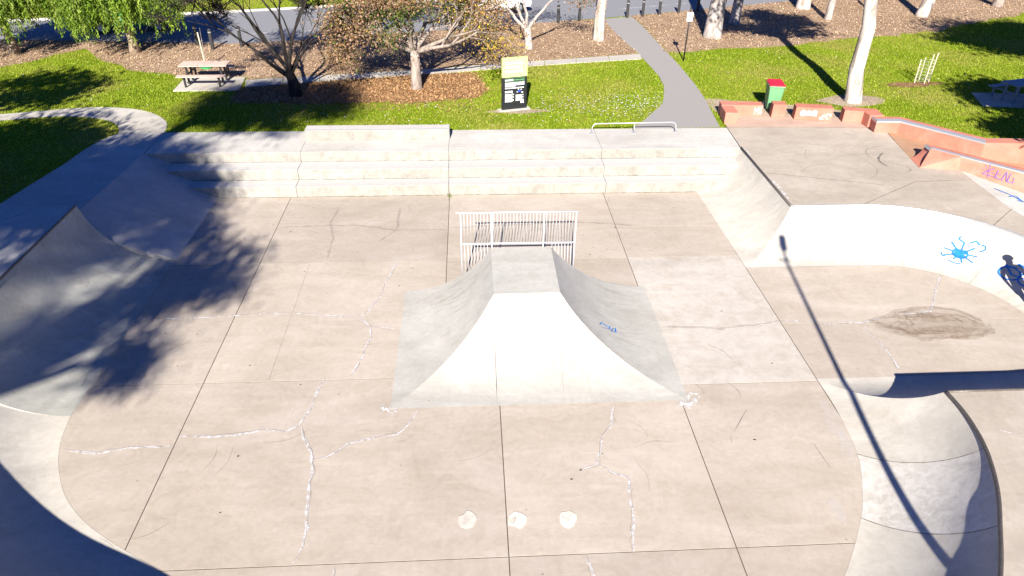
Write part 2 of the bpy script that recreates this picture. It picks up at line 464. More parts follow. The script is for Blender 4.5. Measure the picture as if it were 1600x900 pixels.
def resample(pts, n):
    d = [0.0]
    for a, b in zip(pts[:-1], pts[1:]): d.append(d[-1]+math.dist(a, b))
    out = []
    for i in range(n+1):
        t = d[-1]*i/n
        k = 0
        while k < len(d)-2 and d[k+1] < t: k += 1
        u = (t-d[k])/((d[k+1]-d[k]) or 1)
        out.append(tuple(pts[k][j]+(pts[k+1][j]-pts[k][j])*u for j in range(len(pts[k]))))
    return out
def arc_profile(run, h):
    Rr = (run*run+h*h)/(2*h)
    return lambda q: Rr-math.sqrt(max(Rr*Rr-(q*run)**2, 0))
def transition(name, toe, cop, run, h, mat, parent=None, rows=14, z0=0.003):
    """curved ramp face: paired toe and coping points, circular profile tangent to the floor. h may be a list"""
    n = len(toe); vs = []; fs = []
    for i in range(n):
        hh = h[i] if isinstance(h, (list, tuple)) else h
        pr = arc_profile(run, hh)
        for r in range(rows+1):
            q = r/rows
            vs.append((toe[i][0]+(cop[i][0]-toe[i][0])*q, toe[i][1]+(cop[i][1]-toe[i][1])*q, z0+pr(q)))
    w = rows+1
    for i in range(n-1):
        for r in range(rows):
            fs.append((i*w+r, i*w+r+1, (i+1)*w+r+1, (i+1)*w+r))
    me = bpy.data.meshes.new(name); me.from_pydata(vs, [], fs); me.update()
    if sum(p.normal.z for p in me.polygons) < 0: me.flip_normals()
    return link(name, me, mat, parent, True)

ZD = 1.03          # level of the upper decks above the skate floor
ZG = 1.00          # level of the park ground

# ================================================================== SETTING
# ------------------------------------------------ ground sheet (hole where the skate park is sunk into it)
park_outline = [(-12.15, 23.94), (-12.5, 23.24), (-12.65, 22.4), (-12.75, 21.25), (-13.0, 19.85), (-13.2, 18.54), (-13.6, 16.0), (-14.0, 10.0), (-13.0, 4.0), (-9.0, 0.5),
                (-3.0, -1.0), (6.0, -1.0), (14.0, 0.0), (20.0, 4.0), (22.0, 12.0), (21.5, 17.0), (18.9, 21.62), (17.5, 21.9), (15.5, 23.75), (15.0, 24.6), (14.2, 24.9), (11.0, 25.6), (9.35, 25.75), (9.24, 24.1), (9.0, 23.98)]
ground = sheet('ground', [(-220, -120), (220, -120), (220, 320), (-220, 320)], ZG, M['turf'], holes=[park_outline])
tag(ground, kind='structure', label='mown green park lawn around the skate park')

# mulch beds, dirt, paths and road, each a sheet a few millimetres above the one below
strip_n = [(-9.42, 30.0), (-6.43, 30.59), (-3.76, 31.12), (-0.99, 31.67), (1.91, 32.5), (4.94, 33.16), (8.12, 33.91)]
strip_s = [(-9.17, 29.04), (-6.3, 29.8), (-3.69, 30.36), (-0.97, 30.93), (1.87, 31.75), (4.84, 32.41), (8.05, 33.05)]
path_l = [(5.7, 23.99), (6.3, 24.75), (6.89, 25.7), (7.5, 26.7), (7.8, 27.7), (8.1, 29.0), (8.2, 30.3), (8.15, 32.0), (8.08, 33.8), (7.8, 36.5), (7.62, 38.9), (7.6, 41.3)]
path_r = [(8.98, 24.05), (9.12, 25.2), (9.26, 26.38), (9.4, 27.8), (9.48, 29.25), (9.54, 32.15), (9.48, 35.5), (9.45, 39.6), (9.3, 41.9)]
road_s = [(-60, 33.0), (-30, 35.7), (-22.9, 36.9), (-16, 36.4), (-11.5, 36.0), (-7, 37.0), (-1, 38.9), (4.9, 40.7), (9.0, 42.0), (13.55, 43.7), (26, 48.5), (60, 62)]
road_n = [(60, 70), (26, 56), (13, 51.0), (0, 46.6), (-13.9, 42.8), (-21.6, 41.2), (-30, 39.9), (-60, 36.8)]
def wobble(pts, amp, seed, step=0.7):
    rs = random.Random(seed); out = []
    for a, b in zip(pts[:-1], pts[1:]):
        d = math.dist(a, b); n = max(1, int(d/step))
        for i in range(n):
            t = i/n
            out.append((a[0]+(b[0]-a[0])*t+rs.gauss(0, amp), a[1]+(b[1]-a[1])*t+rs.gauss(0, amp)))
    out.append(pts[-1])
    return out
mulch_w_edge = wobble([(-30, 31.6), (-20.5, 32.2), (-19.4, 33.3), (-18.5, 34.4), (-18.2, 35.2), (-17.35, 33.9), (-16.0, 32.75), (-14.6, 31.7), (-13.1, 31.3), (-12.3, 30.6), (-9.42, 30.45)], 0.12, 3)
MULCH_W = mulch_w_edge+strip_n+[p for p in path_l if p[1] > 34]+road_s[1:8][::-1]
MULCH_BED = [(-9.17, 29.0), (-9.35, 28.6), (-9.3, 27.2)]+wobble([(-9.0, 27.1), (-5.8, 27.05), (-3.4, 27.0), (-0.9, 27.2), (0.24, 27.75), (0.64, 28.5), (0.54, 29.8), (0.2, 30.9)], 0.09, 4)+[(-0.97, 30.93), (-3.69, 30.36), (-6.3, 29.8)]
MULCH_E = wobble([(9.54, 34.3), (11.5, 34.9), (14.8, 35.1), (17.4, 35.75), (19.2, 36.8), (22.5, 37.3), (24.7, 38.1), (33.4, 42.8), (45, 48)], 0.15, 5)+[(45, 55.0)]+road_s[8:11][::-1]+[(9.3, 41.9), (9.45, 39.6), (9.48, 35.5)]
tag(sheet('mulch_ground', MULCH_W, ZG+0.006, M['mulch']), kind='structure')
tag(sheet('mulch_ground', MULCH_BED, ZG+0.007, M['mulch_bed']), kind='structure')
tag(sheet('mulch_ground', MULCH_E, ZG+0.006, M['mulch']), kind='structure')
def blob(cx, cy, rx, ry, n=26, seed=0, amp=0.12):
    rs = random.Random(seed); ph = [rs.uniform(0, 6.28) for _ in range(5)]
    return [(cx+rx*(1+amp*sum(math.sin(k*t+ph[k-1])/k for k in range(2, 5)))*math.cos(t), cy+ry*(1+amp*sum(math.sin(k*t+ph[k])/k for k in range(2, 5)))*math.sin(t)) for t in [2*math.pi*i/n for i in range(n)]]
DIRT = [blob(15.35, 26.95, 1.5, 0.62, 60, 1, 0.3), blob(18.9, 29.0, 1.25, 0.4, 60, 2, 0.35), blob(1.72, 25.98, 1.0, 0.32, 60, 4, 0.35)]
for i, d in enumerate(DIRT): tag(sheet('bare_ground', d, ZG+0.008+i*0.001, M['dirt'] if i != 1 else M['mulch_bed']), kind='structure')
DIRT.append([(9.3, 25.7)]+wobble([(9.32, 27.3), (10.3, 27.0), (11.2, 26.95), (12.2, 26.6), (13.4, 26.3), (14.4, 25.7), (15.0, 24.95)], 0.07, 9, 0.4)+[(15.0, 24.65), (14.2, 24.93), (11.0, 25.63)])
tag(sheet('bare_ground', DIRT[-1], ZG+0.012, M['dirt']), kind='structure')
tag(sheet('asphalt_path', path_l+path_r[::-1], ZG+0.016, M['asphalt_path']), kind='structure')
strip = empty('concrete_footpath', (0, 0, 0), kind='structure')
for i in range(len(strip_n)-1):
    for k in range(2):
        lerp = lambda a, b, t: (a[0]+(b[0]-a[0])*t, a[1]+(b[1]-a[1])*t)
        t0, t1 = k/2+0.004, (k+1)/2-0.004
        MB().prism([lerp(strip_s[i], strip_s[i+1], t0), lerp(strip_s[i], strip_s[i+1], t1), lerp(strip_n[i], strip_n[i+1], t1), lerp(strip_n[i], strip_n[i+1], t0)], ZG-0.05, ZG+0.03).build('slab', M['path'], strip)
road = tag(sheet('road', road_s+road_n, ZG+0.012, M['asphalt']), kind='structure')
for nm, pts in (('kerb', road_n),):
    k = MB()
    for a, b in zip(pts[:-1], pts[1:]):
        d = Vector((b[0]-a[0], b[1]-a[1], 0)).normalized(); nx, ny = -d.y*0.16, d.x*0.16
        k.prism([a, b, (b[0]-nx, b[1]-ny), (a[0]-nx, a[1]-ny)], ZG-0.05, ZG+0.11)
    k.build('kerb', M['kerb'], road)
for a, b in zip(road_s[2:10:2], road_s[3:10:2]):
    ribbon('road_line', [(a[0]*1.0, a[1]+1.9), (b[0], b[1]+1.9)], 0.12, M['white_paint'], road, z=ZG+0.017, taper=False, wj=0.05)
tag(ribbon('far_footpath', [(-26, 44.6), (-22, 46.4), (-14, 48.0)], 1.1, M['path'], z=ZG+0.012, taper=False, wj=0.0), kind='structure')

# ------------------------------------------------ winding concrete path at the left
path_o = catmull([(-30, 23.6), (-22, 25.0), (-17.18, 25.99), (-15.98, 26.31), (-14.75, 26.62), (-13.61, 26.69), (-12.43, 26.4), (-11.53, 25.8), (-10.86, 24.92), (-10.62, 23.97)], 4)
path_i = catmull([(-30, 22.9), (-22, 24.3), (-16.82, 25.31), (-15.64, 25.6), (-14.57, 25.7), (-13.29, 25.36), (-12.53, 24.76), (-12.15, 23.97)], 4)
tag(sheet('curving_footpath', path_o+path_i[::-1], ZG+0.02, M['path']), kind='structure')

# ------------------------------------------------ skate floor: slabs with open joints over a dark bed
toe_near = [(7.42, 11.4), (7.42, 10.33), (7.28, 9.19), (7.0, 8.41), (6.64, 7.72), (5.84, 6.62), (4.9, 5.65), (3.6, 4.9), (2.0, 4.5), (0.0, 4.6), (-2.0, 5.35), (-3.5, 6.25), (-4.96, 7.13), (-6.45, 8.05), (-7.25, 8.76), (-7.75, 9.53), (-8.02, 10.19), (-8.16, 10.9)]
toe_near_s = catmull(toe_near, 6)
floor = empty('skate_floor', (0, 0, 0), kind='structure')
MB().box(-8.6, 14.2, 3.5, 21.3, -0.30, -0.007).build('bedding', M['joint'], floor)
G = 0.009
near_clip = toe_near_s+[(-8.16, 30), (7.42, 30)]
def slab(x0, x1, y0, y1, mat='floor', clip=False, jt=G):
    poly = [(x0+jt, y0+jt), (x1-jt, y0+jt), (x1-jt, y1-jt), (x0+jt, y1-jt)]
    if clip: poly = clip_convex(poly, hull)
    if len(poly) >= 3: MB().prism(poly, -0.055, 0.0).build('slab', M[mat], floor)
def convex_hull(P):
    P = sorted(set((round(x, 4), round(y, 4)) for x, y in P))
    def half(pts):
        o = []
        for p in pts:
            while len(o) > 1 and (o[-1][0]-o[-2][0])*(p[1]-o[-2][1])-(o[-1][1]-o[-2][1])*(p[0]-o[-2][0]) <= 0: o.pop()
            o.append(p)
        return o
    a = half(P); b = half(P[::-1]); return a[:-1]+b[:-1]
hull = convex_hull([(x*1.0, y) for x, y in toe_near_s]+[(-8.16, 30), (7.42, 30)])
XL, XA, XB0, XB1, XC, XR = -8.17, -5.82, 0.47, -0.75, 4.27, 7.42
for (x0, x1, y0, y1, mt) in [
    (XL, XA, 4, 7.23, 'floor'), (XL, XA, 7.23, 11.8, 'floor'), (XL, XA, 11.8, 16.7, 'floor'), (XL, XA, 16.7, 20.86, 'floor'),
    (XA, XB0, 4, 7.23, 'floor'), (XA, XB0, 7.23, 11.8, 'floor'), (XA, XB1, 11.8, 16.7, 'floor'), (XA, XB1, 16.7, 20.86, 'floor'),
    (XB0, XC, 4, 7.23, 'floor'), (XB0, XC, 7.23, 11.8, 'floor'), (XB1, XC, 11.8, 16.7, 'floor'), (XB1, XC, 16.7, 20.86, 'floor'),
    (XC, XR, 4, 7.23, 'floor'), (XC, XR, 7.23, 11.33, 'floor'), (XC, XR, 11.33, 13.42, 'floor_pale'), (XC, XR, 13.42, 15.3, 'floor_pale'), (XC, XR, 15.3, 16.7, 'floor_pale'), (XC, XR, 16.7, 18.52, 'floor'), (XC, XR, 18.52, 20.86, 'floor')]:
    slab(x0, x1, y0, y1, mt, clip=y0 < 11)
# floor of the side pocket on the right
pocket_toe = [(7.42, 16.05), (9.0, 16.05), (11.0, 16.05)]
for i in range(1, 13):
    t = R(90-i*7.5); pocket_toe.append((11.0+2.68*math.cos(t), 13.37+2.68*math.sin(t)))
pocket_toe += catmull([(13.68, 13.37), (13.55, 12.6), (13.1, 11.9), (12.4, 11.5), (11.6, 11.4)], 4)[1:]+[(10.0, 11.4), (8.6, 11.4), (7.42, 11.4)]
ph = [p for p in pocket_toe]
for y0, y1 in ((11.3, 13.42), (13.42, 16.06)):
    for x0, x1 in ((7.42, 14.0),):
        poly = clip_convex([(x0+G, y0+G), (x1, y0+G), (x1, y1-G), (x0+G, y1-G)], convex_hull(ph))
        MB().prism(poly, -0.055, 0.0).build('slab', M['floor'], floor)

cracks = [[(-7.89, 9.97), (-7.22, 9.86), (-6.67, 9.96), (-5.84, 9.98)], [(-5.79, 10.2), (-4.75, 10.22), (-4.24, 10.34), (-3.74, 10.26), (-3.53, 10.43), (-3.39, 10.94), (-3.29, 11.86)], [(-3.51, 10.4), (-3.4, 10.08), (-3.14, 9.69), (-3.05, 9.27), (-3.03, 8.8), (-2.99, 8.31), (-2.92, 7.96), (-2.93, 7.57), (-3.0, 7.25)], [(-3.08, 9.5), (-2.81, 9.58), (-2.48, 9.88), (-2.01, 10.01), (-1.59, 10.12), (-1.4, 10.41), (-1.21, 10.81)], [(-8.13, 14.28), (-7.43, 14.23), (-6.71, 14.2), (-5.76, 14.31), (-5.14, 14.33), (-4.39, 14.35), (-3.35, 14.16), (-2.83, 14.09), (-2.49, 13.73), (-1.82, 13.57)], [(-2.07, 16.74), (-2.33, 15.59), (-2.44, 14.92), (-2.62, 14.39), (-2.82, 14.1)], [(-2.49, 13.73), (-2.44, 13.3), (-2.53, 12.85), (-2.6, 12.33), (-2.74, 11.88)], [(2.84, 10.81), (2.68, 10.2), (2.45, 9.9), (2.25, 9.13), (1.92, 9.04)], [(2.25, 9.13), (2.45, 8.91), (2.74, 8.8), (2.67, 8.09), (2.53, 7.22)], [(1.73, 7.22), (1.82, 6.5)], [(-2.34, 7.18), (-2.31, 6.6)], [(9.36, 13.36), (9.48, 12.5), (9.38, 11.58)], [(7.54, 13.59), (8.74, 13.41), (9.36, 13.36), (10.41, 13.67), (11.38, 13.8), (11.99, 14.71), (12.61, 15.47)]]
for i, c in enumerate(cracks):
    ribbon('crack', c, 0.06, M['crack_halo'], floor, z=0.003, jitter=0.012, step=0.09, wj=0.6, seed=i)
    ribbon('crack', c, 0.036, M['crack'], floor, z=0.006, jitter=0.012, step=0.09, wj=0.85, seed=i)
    ribbon('crack', [(x+0.006, y) for x, y in c], 0.008, M['crack_core'], floor, z=0.008, jitter=0.014, step=0.07, wj=0.6, seed=i+100)
faint = [[(-4.17, 19.98), (-4.31, 19.01), (-4.05, 18.1), (-4.05, 16.87)], [(-5.68, 18.81), (-4.29, 18.89), (-3.35, 18.82), (-2.25, 18.5), (-0.79, 18.51)], [(-2.28, 19.97), (-2.27, 18.58), (-2.74, 17.79)], [(-0.7, 18.6), (1.2, 18.75), (3.21, 18.85), (5.01, 18.54)], [(4.49, 13.45), (5.93, 13.29), (7.54, 13.59)]]
for i, c in enumerate(faint):
    ribbon('hairline_crack', c, 0.07, M['crack_dark'], floor, z=0.004, jitter=0.012, step=0.09, wj=0.6, seed=40+i)
ribbon('saw_cut', [(-4.47, 16.68), (-4.46, 11.83)], 0.022, M['crack_dark'], floor, z=0.004, taper=False)
for i, (x, y, rx, ry) in enumerate([(-0.21, 7.99, 0.155, 0.19), (0.65, 7.96, 0.155, 0.17), (1.53, 7.94, 0.14, 0.20)]):
    MB().prism([(x+(q[0]-x)*random.uniform(0.86, 1.1), y+(q[1]-y)*random.uniform(0.86, 1.1)) for q in blob(x, y, rx, ry, 15, 30+i, 0.25)], -0.01, 0.009).build('mortar_patch', M['patch'], floor)
    for k in range(3): ribbon('patch_scratch', [(x+random.uniform(-.1, .1), y+random.uniform(-.1, .1)) for _ in range(3)], 0.014, M['scuff_soft'], floor, z=0.0115+k*0.001, jitter=0.01, step=0.03, seed=k+i*5)
for x, y, s_ in ((-1.76, 10.84, 0.17), (4.38, 10.76, 0.2), (4.47, 10.98, 0.15)):
    for k in range(4):
        sheet('paint_splash', blob(x+random.uniform(-.1, .1), y+random.uniform(-.06, .06), s_*random.uniform(.5, 1), s_*random.uniform(.35, .7), 16, 50+k, 0.3), 0.0075+k*0.0012, M['white_paint'], floor)
for k, (x, y) in enumerate([(7.15, 9.9), (7.2, 9.5), (7.1, 9.2), (7.25, 10.4), (6.3, 7.9)]):
    sheet('paint_splash', blob(x, y, 0.12, 0.3, 16, 70+k, 0.35), 0.0055+k*0.0005, M['crack_halo'], floor)
for i, (sx, sy, bx_, by_) in enumerate([(1.25, 0.62, 11.15, 13.3), (0.95, 0.42, 11.3, 13.2), (0.75, 0.16, 11.0, 13.55), (0.85, 0.12, 11.5, 13.05), (0.6, 0.10, 10.8, 12.95)]):
    sheet('puddle_stain', blob(bx_, by_, sx, sy, 40, 90+i, 0.42), 0.0035+i*0.0012, M['stain'], floor)
for i, (sx, sy) in enumerate([(1.28, 0.64), (1.0, 0.46), (0.8, 0.34), (1.2, 0.55)]):
    bp_ = blob(11.2, 13.27, sx, sy, 60, 95+i, 0.3)
    ribbon('puddle_stain', bp_[:(60, 45, 50, 38)[i]], (0.12, 0.08, 0.06, 0.05)[i], M['stain_ring'], floor, z=0.0095+i*0.0008, jitter=0.02, wj=0.7, seed=i)
for k, c in enumerate([[(5.1, 9.9), (5.55, 10.5)], [(4.95, 9.6), (5.0, 9.8)], [(6.6, 8.9), (6.55, 9.5)], [(-2.6, 13.0), (-2.2, 13.05)]]):
    ribbon('scuff_mark', c, 0.018, M['scuff'], floor, z=0.004, seed=k)

rs = random.Random(21)
for k in range(60):
    x = rs.uniform(-7.5, 7.0); y = rs.uniform(6.8, 20.5)
    if -2 < x < 4.6 and 10.6 < y < 15.4: continue
    a = rs.uniform(0, 3.14); l = rs.uniform(0.15, 0.9)
    ribbon('scuff_mark', catmull([(x, y), (x+l*0.5*math.cos(a), y+l*0.5*math.sin(a)), (x+l*math.cos(a+.25), y+l*math.sin(a+.25))], 4), rs.uniform(0.008, 0.022), M['scuff_soft'], floor, z=0.0045, seed=k)
for k in range(70):                                          # gum nuts, leaves and grit blown onto the floor
    x = rs.uniform(-7.8, 7.2); y = rs.uniform(6.8, 20.6)
    if -2 < x < 4.6 and 10.6 < y < 15.4: continue
    sheet('debris', blob(x, y, rs.uniform(0.012, 0.03), rs.uniform(0.01, 0.02), 7, k, 0.4), 0.0065, M['post_wood'] if k % 3 else M['timber'], floor)

# ------------------------------------------------ upper decks
deck = empty('upper_deck', (0, 0, 0), kind='structure')
cop_x = 9.09
bank_top_n, bank_top_s = (-10.62, 22.07), (-10.9, 17.03)
dk = [(-12.15, 23.94), (-12.5, 23.24), (-12.65, 22.4), (-12.75, 21.25), (-13.0, 19.85), (-13.2, 18.54), (-13.6, 16.9)]
MB().prism(dk+[(-10.9, 16.9), bank_top_s, bank_top_n, (-10.64, 22.07), (-10.62, 23.94)], 0.7, ZD).build('slab', M['deck'], deck)
xs = [-10.61, -5.62, -0.77, 4.35, 9.07]
for a, b in zip(xs[:-1], xs[1:]):
    poly = [(a+0.006, 22.065), (b-0.006, 22.065), (b-0.006+(0.14 if b > 9 else 0), 23.97), (a+0.006, 23.97)]
    MB().prism(poly, 0.66, ZD).build('slab', M['deck'], deck)

# right-hand deck, cut by the side pocket
pocket_cop = [(cop_x, 17.68), (10.0, 17.68), (11.0, 17.70)]
for i in range(1, 13):
    t = R(90-i*7.5); pocket_cop.append((11.0+4.34*math.cos(t), 13.36+4.34*math.sin(t)))
pocket_cop += catmull([(15.34, 13.36), (15.1, 11.9), (14.3, 10.7), (13.1, 9.95), (11.6, 9.75)], 4)[1:]+[(10.4, 9.75), (9.6, 9.75), (9.0, 9.75)]
cop_near = [(9.0, 9.75), (9.0, 9.08), (8.85, 8.29), (8.51, 7.45), (8.07, 6.7), (7.4, 5.7), (6.3, 4.45), (4.6, 3.35), (2.4, 2.75), (-0.2, 2.75), (-2.7, 3.45), (-4.2, 4.2), (-5.3, 4.98), (-7.0, 5.85), (-8.2, 6.75), (-9.2, 7.9), (-9.9, 9.2), (-10.26, 10.9)]
cop_near_s = catmull(cop_near, 6)
right_poly = [(cop_x+0.006, 22.07), (9.23, 24.03), (11.8, 23.97), (14.35, 23.84), (14.37, 23.36), (14.85, 23.36), (14.30, 20.28), (15.53, 20.02), (15.44, 18.55), (15.40, 17.36), (15.46, 16.84), (15.7, 16.0), (16.3, 14.0), (16.3, 9.0), (16.0, 2.0), (8.0, 2.0)]
right_edge = [p for p in cop_near_s if p[0] > 6.8 and p[1] > 4.9]
right_poly += right_edge[::-1] + pocket_cop[::-1][1:]
sheet('slab', right_poly, ZD, M['deck_tan'], deck)
# sloping hardstand east of the deck, and the ring of deck around the near end
east_z = lambda x, y: ZD if x < 15.75 else ZD-0.12*min(x-15.5, 4.5)
eb = MB()
edge = [(15.53, 20.02), (15.44, 18.55), (15.40, 17.36), (15.46, 16.84), (15.7, 16.0), (16.3, 14.0), (16.3, 9.0), (16.0, 2.0)]
for (a, b) in zip(edge[:-1], edge[1:]):
    eb.add([(a[0], a[1], ZD-0.003), (b[0], b[1], ZD-0.003), (b[0]+5.8, b[1]+(0.9 if b[1] > 10 else 0), ZD-0.62), (a[0]+5.8, a[1]+0.9, ZD-0.62)], [(0, 1, 2, 3)])
eb.build('sloping_slab', M['deck'], deck)
MB().add([(14.30, 20.28, ZD-0.006), (15.53, 20.02, ZD-0.006), (21.3, 20.9, ZD-0.62), (19.5, 22.6, ZD-0.40), (14.9, 23.45, ZD-0.006)], [(0, 1, 2, 3, 4)]).build('rust_stained_slab', M['rusty'], deck)
sheet('slab', [(9.235, 24.04), (11.8, 23.975), (14.35, 23.845), (14.36, 24.3), (14.2, 24.9), (11.0, 25.58), (9.35, 25.75)], ZD+0.003, M['pink'], deck)
ring = [p for p in cop_near_s if not (p[0] > 6.8 and p[1] > 4.9)]
near_h = lambda x, y: ZD if x > -1 else ZD+0.27*min(1, (-1-x)/3.0)
sheet('slab', [right_edge[-1]]+ring+[(-13.9, 10.9), (-13.0, 4.0), (-9.0, 0.5), (-3.0, -1.0), (6.0, -1.0), (14.0, 0.0), (16.0, 2.0), (8.0, 2.0)], lambda x, y: near_h(x, y) if (x, y) in set(ring) else ZD, M['deck'], deck)
sheet('slab', [(16.0, 2.0), (14.0, 0.0), (20.0, 4.0), (22.0, 12.0), (22.1, 9.0)], ZD-0.62, M['deck'], deck)
for c in ([(11.3, 17.75), (13.6, 19.2), (15.48, 19.3)], [(14.25, 16.35), (15.42, 17.3)], [(9.2, 20.0), (12.5, 19.0)], [(10.62, 9.7), (13.0, 7.0)]):
    ribbon('joint', c, 0.02, M['joint_soft'], deck, z=ZD+0.004, taper=False, wj=0.1)
skids = [[(13.1, 21.1), (13.2, 21.6), (13.55, 21.95), (14.1, 22.1)], [(13.75, 21.5), (13.4, 21.1), (13.27, 20.7), (13.35, 20.35)], [(13.6, 20.6), (13.9, 20.4), (13.95, 20.1), (13.7, 19.9)], [(13.2, 23.4), (13.6, 23.0)], [(11.3, 21.9), (11.0, 21.2), (11.5, 20.6), (12.3, 20.2)], [(11.9, 22.0), (12.7, 21.3), (12.9, 20.3), (12.5, 19.6), (11.9, 19.3)], [(10.2, 22.9), (11.2, 22.4), (12.2, 22.2)], [(10.1, 19.6), (10.7, 20.4), (11.6, 20.7)], [(10.4, 23.4), (10.9, 23.3)]]
for i, c in enumerate(skids):
    ribbon('skid_mark', catmull(c, 5), (0.035, 0.07, 0.05, 0.03, 0.022, 0.022, 0.02, 0.02, 0.02)[i], M['scuff'] if i in (1, 3) else M['scuff_soft'], deck, z=ZD+0.005, seed=i)
for i, c in enumerate([[(9.35, 8.7), (9.8, 8.55), (10.6, 8.2), (11.5, 8.1)], [(10.2, 6.6), (10.9, 6.3)]]):
    ribbon('crack', c, 0.025, M['crack'], deck, z=ZD+0.005, jitter=0.012, wj=0.5, seed=i)
for i, c in enumerate([[(-12.4, 14.5), (-11.7, 15.0), (-11.5, 15.7), (-12.1, 16.2)], [(-12.6, 15.9), (-11.8, 16.2), (-11.2, 16.6)]]):
    ribbon('skid_mark', catmull(c, 6), 0.03, M['scuff'], deck, z=1.706, seed=20+i)
for k, pts in enumerate([[(9.2, 19.6), (9.18, 18.6), (9.2, 17.95)], [(9.2, 22.0), (9.18, 21.4)]]):
    ribbon('white_paint_edge', pts, 0.12, M['white_paint'], deck, z=ZD+0.006, wj=0.6, seed=k)

# ================================================================== SKATE OBSTACLES (things)
# ---------------- three long steps
steps = empty('concrete_steps', (0, 20.86, 0), label='three wide pale concrete steps with grimy risers across the back of the skate floor', cat='steps')
bx = [-10.6, -5.62, -0.77, 4.35, 9.05]
for (y0, y1, z0, z1) in ((20.86, 21.42, -0.05, 0.36), (21.40, 22.075, 0.30, 0.70), (22.06, 22.12, 0.64, ZD+0.002)):
    for a, b in zip(bx[:-1], bx[1:]):
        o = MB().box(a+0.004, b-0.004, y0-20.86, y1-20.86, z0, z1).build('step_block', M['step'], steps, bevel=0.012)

for k, (yy, zz) in enumerate(((20.85, 0.0), (21.39, 0.36), (22.05, 0.70))):   # thin dark line along the foot of each riser
    ribbon('riser_foot_line', [(-10.2, yy-20.86-0.012), (8.9, yy-20.86-0.012)], 0.03, M['joint_soft'], steps, z=zz+0.004, taper=False, wj=0.5, seed=k)
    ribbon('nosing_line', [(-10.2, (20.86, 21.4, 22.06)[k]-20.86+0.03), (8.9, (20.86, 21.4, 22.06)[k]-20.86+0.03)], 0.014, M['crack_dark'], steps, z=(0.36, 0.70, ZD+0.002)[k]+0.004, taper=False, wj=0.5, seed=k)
# ---------------- left bank
bank = empty('concrete_bank', (-8.15, 17.03, 0), label='smooth sloping concrete bank left of the steps, mostly in tree shade', cat='skate bank')
def L2(p): return (p[0]+8.15, p[1]-17.03)
b1 = [(-8.12, 17.03, 0.003), (-8.12, 22.07, 0.003), (-10.62, 22.07, ZD+0.002), (-10.9, 17.03, ZD+0.002)]
MB().add([(x+8.15, y-17.03, z) for x, y, z in b1]+[(-10.62+8.15, 5.04, -0.1), (-10.9+8.15, 0, -0.1), (0.03, 0, -0.1), (0.03, 5.04, -0.1)],
         [(0, 1, 2, 3), (0, 3, 5, 6), (1, 7, 4, 2), (2, 4, 5, 3)]).build('bank_face', M['deck'], bank)

# ---------------- tall left quarter pipe
qp = empty('tall_quarter_pipe', (-8.16, 10.9, 0), label='tall grey concrete quarter pipe with platform at the left edge, dappled with shade', cat='quarter pipe')
def off(o, pts): return [(p[0]-o[0], p[1]-o[1]) for p in pts]
o0 = (-8.16, 10.9)
ys = [10.9+6.1*i/4 for i in range(5)]
for a, b in ((0, 2), (2, 4)):
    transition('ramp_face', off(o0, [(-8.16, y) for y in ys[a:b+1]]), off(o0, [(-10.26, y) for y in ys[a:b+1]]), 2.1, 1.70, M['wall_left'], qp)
pr = arc_profile(2.1, 1.70)
prof = [(-2.1*q/16, pr(q/16)) for q in range(17)]
for yy, nm in ((0.0, 'end_wall'), (6.1, 'end_wall')):
    n = len(prof)
    vs = [(x, yy, z+0.002) for x, z in prof]+[(-5.6, yy, 1.70), (-5.6, yy, -0.1), (0, yy, -0.1)]
    f = tuple(range(len(vs)))
    MB().add(vs, [f if yy == 0 else f[::-1]]).build(nm, M['wall'], qp)
MB().box(-5.6, -2.13, 0.004, 6.096, 1.4, 1.703).build('platform', M['deck'], qp)
MB().tube([(-2.11, 0.0, 1.685), (-2.11, 6.1, 1.685)], 0.03, 8).build('coping', M['coping'], qp, True)

# ---------------- right-hand walls: beside the steps, then round the pocket
w1 = empty('quarter_pipe', (7.4, 16.05, 0), label='white concrete quarter pipe running from the steps to the corner hip', cat='quarter pipe')
o1 = (7.4, 16.05)
n1 = 8
for a, b in ((0.0, 0.52), (0.52, 1.0)):
    tt = [a+(b-a)*i/n1 for i in range(n1+1)]
    transition('ramp_face', off(o1, [(7.39+0.03*t, 22.07+(16.05-22.07)*t) for t in tt]), off(o1, [(cop_x, 22.07+(17.68-22.07)*t) for t in tt]), 1.67, ZD, M['wall'], w1)
MB().tube([(cop_x-7.4, 22.07-16.05, ZD+0.004), (cop_x-7.4, 17.68-16.05, ZD+0.004)], 0.035, 8).build('coping', M['coping'], w1, True)
w2 = empty('curved_bowl_wall', (7.42, 16.05, 0), label='brilliant white curved bowl wall with blue graffiti around the side pocket', cat='bowl wall')
o2 = (7.42, 16.05)
T2 = resample(pocket_toe[:3], 6)[:-1]+pocket_toe[2:15]
C2 = resample(pocket_cop[:3], 6)[:-1]+pocket_cop[2:15]
for a, b in ((0, 6), (6, 12), (12, len(T2)-1)):
    transition('ramp_face', off(o2, T2[a:b+1]), off(o2, C2[a:b+1]), 1.66, ZD, M['wall'], w2)
MB().tube([(x-o2[0], y-o2[1], ZD+0.004) for x, y in C2], 0.03, 8).build('coping', M['edge_steel'], w2, True)
w3 = empty('pocket_back_wall', (7.42, 11.4, 0), label='shaded concrete wall facing away along the near side of the pocket', cat='bowl wall')
o3 = (7.42, 11.4)
T3 = pocket_toe[14:]; C3 = pocket_cop[14:]
n3 = 24
transition('ramp_face', off(o3, resample(T3[:-3], 8)[:-1]+resample(T3[-4:], 10)), off(o3, resample(C3[:-3], 8)[:-1]+resample(C3[-4:], 10)), 1.66, ZD, M['wall'], w3)
MB().tube([(x-o3[0], y-o3[1], ZD+0.004) for x, y in C3], 0.03, 8).build('coping', M['coping'], w3, True)
